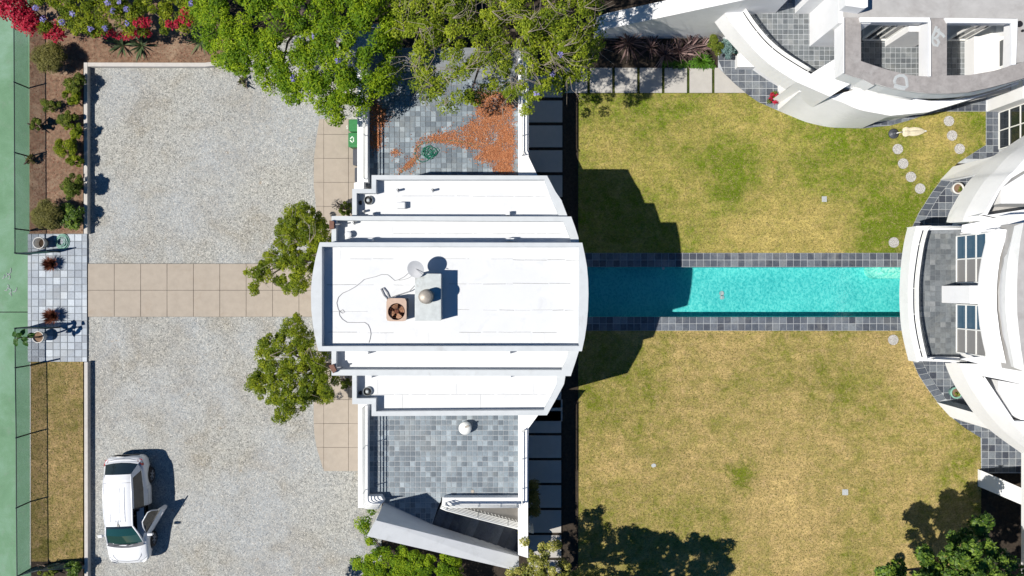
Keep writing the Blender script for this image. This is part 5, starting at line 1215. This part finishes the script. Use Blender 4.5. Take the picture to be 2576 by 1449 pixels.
fence('chain_link_fence','dark fence running off to the lower right from the court corner',[(80,1429),(126,1417),(205,1412)],[(126,1417)],.9)
# posts' doubled gate hardware
for (x0,y0,x1,y1) in ((76,580,112,584),(76,919,112,908)):
    b = MB(); b.tube([P(x0,y0,.05),P(x0,y0,FH)], .035, 8); o = b.build('gate_post', M['blackmetal'], smooth=True); tag(o, 'thick dark gate post at the %s corner of the entrance paving' % ('upper' if y0 < 700 else 'lower'), 'post')

# ================================================================= CAR
CAR = empty('parked_car', (-16.24,-9.37,0), 'white parked car on the gravel with its front left door open', 'car')
yaw = R(-90+2.0)
def cl(f, s_, z):      # local forward, left, up -> car object space (unrotated, root does yaw)
    return (f, s_, z)
def cpart(b, name, mat, parent=CAR, smooth=False, bevel=0):
    me = bpy.data.meshes.new(name); me.from_pydata(b.v, [], b.f)
    for mt in (mat if isinstance(mat, list) else [mat]): me.materials.append(M[mt])
    if isinstance(mat, list): me.polygons.foreach_set('material_index', b.m)
    if smooth: me.polygons.foreach_set('use_smooth', [True]*len(me.polygons))
    o = link(name, me, parent)
    if bevel: bb_ = o.modifiers.new('bevel','BEVEL'); bb_.width = bevel; bb_.segments = 2; bb_.limit_method='ANGLE'
    return o
CAR.rotation_euler = (0,0,yaw)
# stations: f, plan width scale, deck height centre, deck height edge
import bisect
def interp(tab, x):
    xs = [t[0] for t in tab]; i = max(1, min(len(xs)-1, bisect.bisect_left(xs, x))); a, b_ = tab[i-1], tab[i]; u = (x-a[0])/(b_[0]-a[0]); u = max(0,min(1,u)); u = u*u*(3-2*u)
    return [a[k_]+(b_[k_]-a[k_])*u for k_ in range(1, len(a))]
tab = [(-2.27,.66,.86,.82),(-2.22,.78,1.00,.94),(-2.08,.90,1.06,1.0),(-1.7,.975,1.05,1.0),(-1.0,1.0,1.02,.98),(0,1.0,1.0,.96),(.9,1.0,1.0,.97),(1.35,.985,1.02,.97),(1.7,.96,.97,.92),(2.0,.90,.88,.83),(2.16,.80,.79,.75),(2.26,.62,.66,.62)]
def section(f):
    w_, zc_, ze = interp(tab, f); h = .92*w_
    arch = 0
    for wf_ in (-1.36,1.36):
        d = abs(f-wf_)
        if d < .40: arch = max(arch, math.sqrt(max(0,.40**2-d*d)))
    zb = .20 + (.14 if abs(f) > 2.1 else 0); zs = max(zb, .30+arch) if arch > .02 else zb
    return [(h*.86,zs),(h*.97,max(zs+.01,.38)),(h*1.0,max(zs+.02,.60)),(h*.985,max(zs+.03,.78)),(h*.93,ze*.95),(h*.86,ze),(h*.55,(ze+zc_)/2+.012),(h*.25,zc_),(0,zc_+.005)]
fs = sorted(set([-2.27,-2.25,-2.22,-2.15,-2.08,-1.98,2.26,2.24,2.2,2.16,2.08,2.0] + [round(-1.9+.1*i,3) for i in range(39)] + [-.2,.95]))
secs = [section(f) for f in fs]
b = MB(); n = 9
for side in (1,-1):
    base_i = len(b.v)
    for f, sc_ in zip(fs, secs): b.v += [(f, side*y, z) for y, z in sc_]
    for i in range(len(fs)-1):
        for j in range(n-1):
            if side == 1 and -.2 <= fs[i] and fs[i+1] <= .951 and j < 5: continue     # open door aperture
            if -1.75 < fs[i] < 1.39 and j >= 6: continue
            q = (base_i+i*n+j, base_i+i*n+j+1, base_i+(i+1)*n+j+1, base_i+(i+1)*n+j); b.f.append(q if side < 0 else q[::-1]); b.m.append(0)
    for i0 in (0, len(fs)-1):
        b.f.append(tuple(base_i+i0*n+j for j in range(n))); b.m.append(0)
cpart(b, 'body', 'carwhite', CAR, True)
# interior tub and seats
b = MB(); b.add([(-1.7,-.78,.35),(1.25,-.78,.35),(1.25,.70,.35),(-1.7,.70,.35),(-1.7,-.78,.96),(1.25,-.78,.96),(1.25,.78,.96),(-1.7,.78,.96)], [(0,1,2,3),(0,1,5,4),(1,2,6,5),(0,3,7,4)]); b.add([(-.2,.76,.35),(-.2,.76,.95),(-.2,.5,.95),(-.2,.5,.35)],[(0,1,2,3)])
cpart(b, 'cabin_floor', 'dark')
b = MB(); b.box(1.0,-.74,.6,1.3,.74,.94); cpart(b, 'dashboard', 'binDark', bevel=.04)
for sy in (.38,-.38):
    b = MB(); b.box(.0,sy-.25,.4,.5,sy+.25,.56); b.box(-.18,sy-.24,.5,.0,sy+.24,1.12); b.box(-.14,sy-.12,1.13,-.04,sy+.12,1.3); cpart(b, 'seat', 'cartrim', bevel=.03)
b = MB(); b.tube([(.86+.05*math.cos(t),.38+.18*math.sin(t),.88+.17*math.cos(t)) for t in [i*.524 for i in range(13)]], .014, 6); cpart(b, 'steering_wheel', 'binDark')
# greenhouse
rf = [(-1.66,.54,1.50),(-1.45,.565,1.565),(-.9,.585,1.60),(-.3,.59,1.605),(.2,.575,1.585),(.47,.555,1.54)]
def roofsec(f, w_, z): return [(f,y*w_,z+.045*(1-y*y)+(-.02 if abs(y)==1 else 0)) for y in (-1,-.93,-.6,-.2,.2,.6,.93,1)]
b = MB(); S_ = [roofsec(*r_) for r_ in rf]
for i in range(len(S_)-1): b.loft(S_[i], S_[i+1])
RO = cpart(b, 'roof', 'carwhite', CAR, True)
b = MB()
for y in (-.30,-.1,.1,.30): b.tube([(-1.15,y,1.645),(-.3,y,1.652),(.28,y,1.628)], .008, 4)
cpart(b, 'roof_rib', 'carwhite', RO)
b = MB(); b.tube([(-1.33,-.56,1.60),(-1.33,0,1.628),(-1.33,.56,1.60)], .006, 4); cpart(b, 'roof_joint', 'cable', RO)
ws_t = [(.47,y*.555,1.54+.045*(1-y*y)-(.02 if abs(y)==1 else 0)) for y in (-1,-.6,-.2,.2,.6,1)]; ws_b = [(1.28+.10*(1-y*y),y*.74,1.0) for y in (-1,-.6,-.2,.2,.6,1)]
ws_m = [tuple((a*.5+c_*.5) for a,c_ in zip(p,q)) for p,q in zip(ws_t,ws_b)]; ws_m = [(p[0]+.02,p[1]*1.02,p[2]+.04) for p in ws_m]
b = MB(); b.loft(ws_t, ws_m); b.loft(ws_m, ws_b); cpart(b, 'windscreen', 'glassgreen', CAR, True)
b = MB(); b.loft([(p[0]+.01,p[1]*1.01,p[2]+.006) for p in ws_t], [(p[0]+.11,p[1]*1.03,p[2]-.055) for p in ws_t]); cpart(b, 'sun_band', 'glassdark', CAR, True)
b = MB(); b.loft(ws_b, [(p[0]+.14,p[1]*1.03,p[2]+.035) for p in ws_b]); b.tube([(1.42,-.5,1.05),(1.36,-.1,1.05),(1.38,.15,1.06)], .014, 5); b.tube([(1.42,.05,1.05),(1.34,.5,1.04)], .014, 5); cpart(b, 'cowl', 'binDark')
rw_t = [(-1.66,y*.54,1.50+.045*(1-y*y)-(.02 if abs(y)==1 else 0)) for y in (-1,-.5,0,.5,1)]; rw_b = [(-2.0-.07*(1-y*y),y*.68,1.10) for y in (-1,-.5,0,.5,1)]
b = MB(); b.loft(rw_t, rw_b); cpart(b, 'rear_window', 'glassdark', CAR, True)
b = MB(); b.loft(rw_b, [(p[0]-.08,p[1]*1.08,1.0) for p in rw_b]); b.loft([(p[0]-.005,p[1]*1.02,p[2]+.012) for p in rw_b],[(p[0]-.05,p[1]*1.04,p[2]-.03) for p in rw_b]); cpart(b, 'tailgate', 'carwhite', CAR, True)
for side in (1,-1):
    belt = [(-2.0,.68,1.10),(-1.75,.80,1.01),(-1.0,.86,.985),(-.2,.87,.975),(.45,.87,.975),(.95,.84,.98),(1.28,.75,1.0)]
    top = [(-1.66,.54,1.48),(-1.45,.565,1.545),(-1.0,.585,1.58),(-.2,.59,1.585),(.2,.575,1.565),(.47,.555,1.52),(.50,.56,1.50)]
    sgn = lambda p: (p[0], p[1]*side, p[2])
    def lerp(a, c_, t): return tuple(a[k_]+(c_[k_]-a[k_])*t for k_ in range(3))
    b = MB()
    # window band with frame: lower rail, upper rail, pillars, glass
    for i in range(len(belt)-1):
        if side == 1 and i in (3,4): continue
        b.loft([sgn(belt[i]),sgn(belt[i+1])], [sgn(lerp(belt[i],top[i],.10)),sgn(lerp(belt[i+1],top[i+1],.10))]); b.loft([sgn(lerp(belt[i],top[i],.84)),sgn(lerp(belt[i+1],top[i+1],.84))], [sgn(top[i]),sgn(top[i+1])])
    for i in ((0,) if True else ()): b.loft([sgn(belt[0]),sgn(belt[1])],[sgn(top[0]),sgn(top[1])])
    pf = (5,) 
    b.tube([sgn(top[5]), sgn((.85,.68,1.30)), sgn((1.30,.76,1.0))], .035, 8); b.tube([sgn(p) for p in top], .028, 8)
    cpart(b, 'side_frame', 'carwhite', CAR, True)
    b = MB()
    segs = [(1,2),(2,3)] if side == 1 else [(1,2),(2,3),(3,4),(4,5),(5,6)]
    for i,j in segs: b.loft([sgn(lerp(belt[i],top[i],.08)),sgn(lerp(belt[j],top[j],.08))], [sgn(lerp(belt[i],top[i],.85)),sgn(lerp(belt[j],top[j],.85))])
    cpart(b, 'side_glass', 'glassdark')
    b = MB(); b.tube([sgn((-.2,.875,.98)), sgn((-.2,.60,1.58))], .03, 6); cpart(b, 'door_pillar', 'cartrim')
b = MB(); b.tube([(1.45,-.66,.965),(1.9,-.58,.90),(2.12,-.42,.82),(2.16,0,.80),(2.12,.42,.82),(1.9,.58,.90),(1.45,.66,.965)], .007, 4); cpart(b, 'bonnet_seam', 'binDark')
b = MB(); b.tube([(-2.13,-.6,.99),(-2.2,-.3,1.02),(-2.21,0,1.03),(-2.2,.3,1.02),(-2.13,.6,.99)], .008, 4); cpart(b, 'tailgate_seam', 'binDark')
# wheels
for f in (-1.36,1.36):
    for side in (1,-1):
        W = MB(); seg = 28; pr = [(.20,-.11),(.30,-.11),(.33,-.08),(.335,0),(.33,.08),(.30,.11),(.20,.11)]; c_ = (f, side*.815, .335); rings = []
        for r_, o_ in pr: rings.append([(c_[0]+r_*math.cos(a), c_[1]+side*o_, c_[2]+r_*math.sin(a)) for a in [k_*2*math.pi/seg for k_ in range(seg)]])
        for i in range(len(rings)-1): W.loft(rings[i], rings[i+1], 0, True)
        wh = cpart(W, 'wheel', 'black', CAR, True)
        W = MB(); W.poly([(c_[0]+.2*math.cos(a), c_[1]+side*.075, c_[2]+.2*math.sin(a)) for a in [k_*2*math.pi/seg for k_ in range(seg)]])
        cpart(W, 'hub', 'dark', wh)
        W = MB()
        for k_ in range(6):
            a = k_*math.pi/3+.3; W.tube([(c_[0]+.03*math.cos(a), c_[1]+side*.105, c_[2]+.03*math.sin(a)), (c_[0]+.2*math.cos(a), c_[1]+side*.095, c_[2]+.2*math.sin(a))], .024, 5)
        W.loft([(c_[0]+.195*math.cos(a), c_[1]+side*.10, c_[2]+.195*math.sin(a)) for a in [k_*2*math.pi/seg for k_ in range(seg)]], [(c_[0]+.225*math.cos(a), c_[1]+side*.112, c_[2]+.225*math.sin(a)) for a in [k_*2*math.pi/seg for k_ in range(seg)]], 0, True)
        cpart(W, 'rim', 'alloy', wh)
        W = MB(); W.add([(f+.39*math.cos(a), side*y_, .32+.39*math.sin(a)) for y_ in (.60,.90*.995) for a in [k_*math.pi/10 for k_ in range(11)]], [(k_,k_+1,k_+12,k_+11) for k_ in range(10)]); cpart(W, 'wheel_arch', 'dark', CAR)
for side in (1,-1):
    b = MB(); b.add([(-2.09,side*.62,1.02),(-2.2,side*.60,.94),(-2.16,side*.745,.90),(-1.93,side*.84,.90),(-1.90,side*.80,1.01)], [(0,1,2,3,4)]); b.v = [(x,y+side*.012,z+.012) for x,y,z in b.v]; cpart(b, 'tail_lamp', 'carlamp')
    b = MB(); b.add([(2.13,side*.45,.80),(2.22,side*.46,.70),(2.17,side*.66,.70),(1.98,side*.80,.74),(1.92,side*.79,.82),(2.05,side*.66,.82)], [(0,1,2,3,4,5)]); b.v = [(x+.01,y+side*.012,z+.012) for x,y,z in b.v]; cpart(b, 'headlight', 'headlamp')
    if side == -1:
        b = MB(); b.tube([(.98,side*.84,1.0),(1.0,side*.96,1.03)], .03, 6); b.add([(x_,y_,z_) for z_ in (.98,1.12) for x_,y_ in ((.92,side*.93),(1.05,side*.94),(1.02,side*1.10),(.93,side*1.12))], [(3,2,1,0),(4,5,6,7),(0,1,5,4),(1,2,6,5),(2,3,7,6),(3,0,4,7)]); cpart(b, 'mirror', 'carwhite', CAR, False, .025)
b = MB(); b.box(-2.3,-.5,.5,-2.262,.5,.62); cpart(b, 'rear_bumper_trim', 'cartrim'); b = MB(); b.box(2.255,-.45,.42,2.275,.45,.58); cpart(b, 'grille', 'cartrim')
b = MB(); b.tube([(.40,0,1.60),(.34,0,1.64),(.2,0,1.70)], .010, 5); b.box(.38,-.05,1.585,.47,.05,1.61); cpart(b, 'aerial', 'cartrim')
b = MB(); b.tube([(-.1,.935,.80),(-.9,.93,.79)], .006, 4); b.tube([(-1.0,.925,.95),(-1.02,.94,.6),(-.95,.93,.36)], .006, 4); cpart(b, 'door_seam', 'cable')
b = MB(); b.tube([(-.88,.935,.86),(-.72,.945,.87)], .016, 6); cpart(b, 'door_handle', 'carwhite')
# open front left door, hinged at its front edge
DO = bpy.data.objects.new('open_door', None)
hz_ = (.95,.90,0)
b = MB(); oa = R(33)
def dv(u, t, z):   # u back from hinge, t thickness outward
    ca, sa = math.cos(oa), math.sin(oa); return (hz_[0] - u*ca + t*sa*0 + t*sa, hz_[1] + u*sa + t*ca, z)
pro = [(.30,-.02),(.45,.04),(.65,.06),(.82,.03),(.96,-.03)]
outer = [[dv(u, t, z) for z, t in pro] for u in (0,.35,.75,1.13)]; inner = [[dv(u, -.13, z) for z, t in pro] for u in (0,.35,.75,1.13)]
for i in range(3): b.loft(outer[i], outer[i+1], 0); b.loft(inner[i], inner[i+1], 1)
for i in (0,3): b.loft(outer[i], inner[i], 0)
b.loft([o_[-1] for o_ in outer], [i_[-1] for i_ in inner], 1); b.loft([o_[0] for o_ in outer], [i_[0] for i_ in inner], 0)
door = cpart(b, 'open_door', ['carwhite','cartrim'], CAR, False)
def dw(u, z): return dv(u, -.05-(z-.96)*.45, z)
b = MB(); b.tube([dw(0,.97), dw(.30,1.30), dw(.55,1.50), dw(1.0,1.52), dw(1.10,1.40), dw(1.12,.98)], .022, 8); cpart(b, 'window_frame', 'carwhite', door, True)
b = MB(); b.poly([dw(.06,.97), dw(.33,1.30), dw(.56,1.49), dw(.98,1.51), dw(1.08,1.38), dw(1.10,.98)]); cpart(b, 'door_glass', 'glassdark', door)
b = MB(); p = dv(.06,.14,1.03); b.add([(p[0]+dx,p[1]+dy,p[2]+dz) for dz in (-.06,.08) for dx,dy in ((-.06,-.10),(.06,-.10),(.05,.13),(-.05,.13))], [(3,2,1,0),(4,5,6,7),(0,1,5,4),(1,2,6,5),(2,3,7,6),(3,0,4,7)]); cpart(b, 'door_mirror', 'carwhite', door, False, .03)
b = MB(); b.tube([dv(.9,.09,.84),dv(1.05,.09,.84)], .015, 6); cpart(b, 'door_pull', 'headlamp', door)

# ================================================================= PLANTS
# big crowns along the top
tree('jacaranda_tree','bright green feathery tree spreading over the gravel and the green bins','tree',[(470,-120),(490,20),(510,95),(545,150),(590,185),(650,205),(700,230),(735,262),(790,285),(835,305),(885,300),(915,282),(955,235),(985,215),(1000,150),(1000,-120)],5.6,2.1,380,(.20,.46),190,.060,'leafBright',(760,20),asp=.36,blossoms=7,edge=60)
tree('dry_twiggy_tree','olive green tree with bare pale twigs over the leafy terrace','tree',[(985,-120),(995,120),(1000,205),(1040,225),(1080,260),(1110,285),(1150,272),(1190,268),(1215,235),(1260,225),(1290,250),(1325,285),(1350,270),(1400,255),(1440,215),(1500,180),(1515,110),(1520,-120)],7.4,4.2,320,(.18,.42),140,.050,'leafOlive',(1250,30),asp=.40,blossoms=7,twigs=120,edge=60)
# small trees in front of the garage house
tree('small_leafy_tree','small leafy tree beside the house above the concrete walk','tree',[(700,560),(725,525),(760,515),(795,530),(830,560),(838,610),(815,650),(790,690),(760,738),(728,740),(705,715),(685,700),(655,715),(640,750),(628,745),(635,705),(612,695),(620,672),(650,668),(672,650),(665,625),(690,625)],4.2,2.2,270,(.10,.25),120,.036,'leafMid',(842,668),edge=30,twigs=6)
tree('small_leafy_tree','small leafy tree beside the house below the concrete walk','tree',[(745,790),(760,815),(795,850),(830,905),(850,960),(832,1015),(795,1000),(770,1040),(745,1035),(710,1070),(690,1062),(688,1020),(640,990),(605,972),(612,945),(655,930),(650,890),(648,850),(700,835),(715,810)],4.2,2.2,330,(.10,.25),120,.036,'leafMid',(845,915),edge=30,twigs=10)
# bougainvillea and hedge across the top left
tree('bougainvillea','crimson bougainvillea spilling over the green court in the top left corner','shrub',[(-60,-60),(0,35),(40,55),(75,72),(105,88),(150,95),(150,70),(95,50),(60,10),(85,-60)],2.4,1.0,60,(.22,.40),150,.045,'magenta',(40,-30),edge=20,asp=.8)
tree('flowering_hedge','deep mixed green hedge dotted with lilac and crimson flowers along the top','hedge',[(70,-80),(85,20),(110,80),(165,98),(250,84),(330,88),(400,84),(515,68),(520,-80)],2.6,1.1,190,(.18,.34),150,.045,'leafMid',(300,-60),blossoms=7,edge=20)
hedge_red = bpy.data.objects['flowering_hedge']
cl_ = [P(random.uniform(225,385),random.uniform(76,92),random.uniform(1.3,1.9)) for _ in range(0)]
cr = [P(x,y,z) for x,y,z in ((245,82,2.0),(262,86,1.9),(280,84,2.0),(298,88,1.8),(315,90,1.7),(332,86,1.9),(350,84,1.9),(370,82,1.9),(520-150,84,1.9),(355,52,2.6),(362,60,2.6),(372,56,2.6),(425,62,2.5),(450,58,2.5),(466,30,2.7),(478,55,2.5),(460,48,2.6),(344,58,2.6),(440,64,2.4))]
V,F,T = leaves(np.array(cr), np.full(len(cr),.2), 60, .04, .8, .8); bulk('red_bracts', V, F, T, M['magenta'], hedge_red)
cb_ = [P(x,y,z) for x,y,z in ((90,20,2.6),(108,48,2.5),(182,35,2.9),(155,56,2.7),(270,8,2.9),(318,22,2.9),(265,70,2.6),(228,72,2.6))]
V,F,T = leaves(np.array(cb_), np.full(len(cb_),.13), 40, .032, .8, .8); bulk('lilac_blossom', V, F, T, M['lilac'], hedge_red)
for i,(x,y,lab) in enumerate(((297,106,'grey green agave rosette at the hedge foot, leftmost of three'),(345,107,'grey green agave rosette at the hedge foot, between two others'),(498,94,'grey green agave rosette half under the bright green tree'))):
    tuft('agave', x, y, lab, 'plant', 34, .75, .035, 'agave', .03, (.1,1.2), None, 20+i, .1)
# shrubs in the left bed
def shrub(x, y, rx, ry, h, lab, mat, n, lsize=.035, nl=90, name='shrub', seed=None, ragged=.2):
    poly = []
    rs = random.Random(int(x*7+y)); 
    for k_ in range(14):
        a = k_*2*math.pi/14; f_ = 1+rs.uniform(-ragged,ragged); poly.append((x+rx*f_*math.cos(a)*.8, y+ry*f_*math.sin(a)*.8))
    s = K
    return tree(name, lab, 'shrub', poly, h, h*.62, n, (min(rx,ry)*s*.22, min(rx,ry)*s*.38), nl, lsize, mat, (CX+(x-CX)*(1-h*.5/CAMH), CY+(y-CY)*(1-h*.5/CAMH)), edge=min(rx,ry)*.8)
shrub(126,143,46,42,1.15,'dense round tawny green shrub below the red flowers in the bed','leafTawny',60,.026,260,ragged=.05)
shrub(184,208,30,26,1.0,'loose green shrub close to the kerb wall, uppermost','leafShrub',26,.035,120)
shrub(178,243,32,24,.9,'spreading yellowish green shrub by the kerb wall, second from top','leafMid',24,.032,120)
shrub(128,262,26,22,.7,'low feathery olive shrub left of the kerb shrubs','leafShrub',18,.026,110)
shrub(165,295,36,24,.8,'dark low shrub spreading towards the kerb wall','leafShrub',22,.035,130)
shrub(92,313,20,18,.8,'small dark green shrub against the court fence','leafShrub',14,.03,150,ragged=.1)
shrub(186,330,26,22,.9,'bright leafed shrub leaning on the kerb wall, mid bed','leafMid',20,.035,130)
shrub(168,372,32,30,1.0,'rounded green shrub below mid bed by the kerb wall','leafMid',30,.030,150)
shrub(188,405,22,20,.9,'small yellow green shrub touching the kerb wall','leafMid',16,.030,120)
shrub(76,400,14,16,.5,'tiny dry green tuft growing at the court fence','leafTawny',8,.024,90)
shrub(180,468,32,36,1.3,'dark shrub throwing its shadow over the kerb onto the gravel','leafShrub',32,.035,130)
shrub(120,540,42,44,1.2,'dense round golden green shrub above the empty pot','leafTawny',60,.025,260,ragged=.05)
shrub(178,545,32,38,1.0,'dark leafy shrub right of the golden green round shrub','leafDark',26,.045,90)
shrub(184,1432,26,26,.9,'dark green shrub in the bottom left corner bed','leafDark',22,.04,110)
shrub(120,1436,30,16,.7,'low black green shrub along the dark lower fence','leafShrub',16,.035,110)
shrub(870,525,22,18,1.0,'dark thin shrub against the garage house wall above the upper tree','leafShrub',14,.035,90)
shrub(872,965,22,14,1.2,'dark thin shrub against the garage house wall beside the lower tree','leafShrub',14,.035,90)
shrub(612,205,16,14,.25,'fallen green sprig lying on the gravel by the feathery tree','leafShrub',7,.035,50,ragged=.4)
# planting by the white stair wall
for i,(x,y,r_,lab) in enumerate(((1586,97,1.15,'largest dark plum strap-leaved plant, leftmost against the white wall'),(1641,112,.75,'plum strap-leaved plant second from the left in the shady bed'),(1678,128,.85,'plum strap-leaved plant in the middle of the shady bed'),(1714,124,.95,'plum strap-leaved plant lying lowest in the bed beside the brightest one'),(1743,111,.95,'brightest plum strap-leaved plant, fourth of the row'),(1769,113,.75,'plum strap-leaved plant nearest the blue green shrub'))):
    tuft('cordyline', x, y, lab, 'plant', 46 if i else 80, r_*.95, .024, 'cordy', .03, (.05,1.25), None, 40+i, .12)
shrub(1806,112,24,26,1.1,'dark needled shrub between the plum plants and the blue green one','leafShrub',18,.04,110)
shrub(1826,122,26,30,.9,'blue green needled shrub beside the patio','leafBlue',24,.035,150)
tuft('fern', 1768, 148, 'bright green fern clump at the path edge', 'plant', 200, .55, .02, 'leafFern', .03, (.2,1.3), None, 61, .35)
V,F,T = leaves(np.array([P(random.uniform(1668,1795),random.uniform(155,169),.08) for _ in range(70)]), np.full(70,.12), 26, .035, .5, .5); tag(bulk('ground_cover', V, F, T, M['leafFern']), kind='stuff')
# bushes around the outside stair
tree('bright_hedge','bright green bushy hedge along the foot of the sculpted wall','hedge',[(922,1278),(938,1285),(925,1345),(940,1362),(1000,1376),(1060,1392),(1105,1398),(1150,1402),(1165,1449),(1180,1530),(905,1530),(915,1440),(885,1415),(915,1398),(925,1370),(905,1340),(895,1312),(918,1312)],1.9,.8,230,(.14,.28),150,.040,'leafBright',(1010,1420),edge=25)
tree('yellow_flecked_tree','slender tree with yellow flecked leaves by the lower end of the stair','tree',[(1313,1325),(1328,1370),(1345,1395),(1370,1365),(1405,1345),(1410,1362),(1385,1405),(1440,1425),(1500,1440),(1540,1452),(1560,1540),(1280,1540),(1275,1450),(1300,1425),(1320,1430),(1325,1408),(1310,1370)],3.8,1.7,230,(.12,.25),150,.038,'leafYellow',(1400,1450),edge=25)
tree('clipped_shrub','narrow brown and green clipped shrub against the lower terrace wall','shrub',[(1334,1212),(1349,1214),(1351,1250),(1350,1290),(1336,1296),(1333,1250)],1.6,.5,26,(.16,.24),200,.03,'leafTawny',(1345,1245),edge=8)
tree('broadleaf_tree','glossy dark green broadleaf tree in the bottom right corner','tree',[(2200,1432),(2235,1415),(2262,1422),(2300,1408),(2318,1380),(2355,1400),(2372,1310),(2400,1340),(2440,1335),(2470,1290),(2498,1310),(2490,1350),(2500,1385),(2545,1400),(2600,1420),(2640,1600),(2200,1600)],6.6,3.4,210,(.18,.36),150,.07,'leafDark',(2330,1420),edge=70,asp=.55,up=.9)
# trees just outside the lower frame edge: only their shadows reach the picture
tree('roadside_tree','tree standing just below the picture, shading the lower lawn','tree',[(1385,1475),(1440,1520),(1470,1462),(1485,1525),(1515,1485),(1530,1530),(1570,1495),(1582,1545),(1625,1505),(1640,1540),(1715,1520),(1660,1580),(1700,1640),(1640,1760),(1340,1760)],6.2,2.0,260,(.12,.32),110,.06,'leafMid',(1500,1560),edge=40)
tree('roadside_tree','tree standing just below the picture, shading the gravel corner','tree',[(660,1560),(700,1548),(745,1552),(770,1600),(760,1680),(640,1680)],4.6,1.5,36,(.24,.42),150,.07,'leafMid',(700,1540),edge=30)
tree('garden_tree','dark tree standing just above the picture beyond the white stair wall','tree',[(1490,-160),(1500,-20),(1600,-30),(1680,-40),(1700,-160)],5.5,1.5,50,(.3,.5),130,.07,'leafMid',(1560,-40),edge=40)
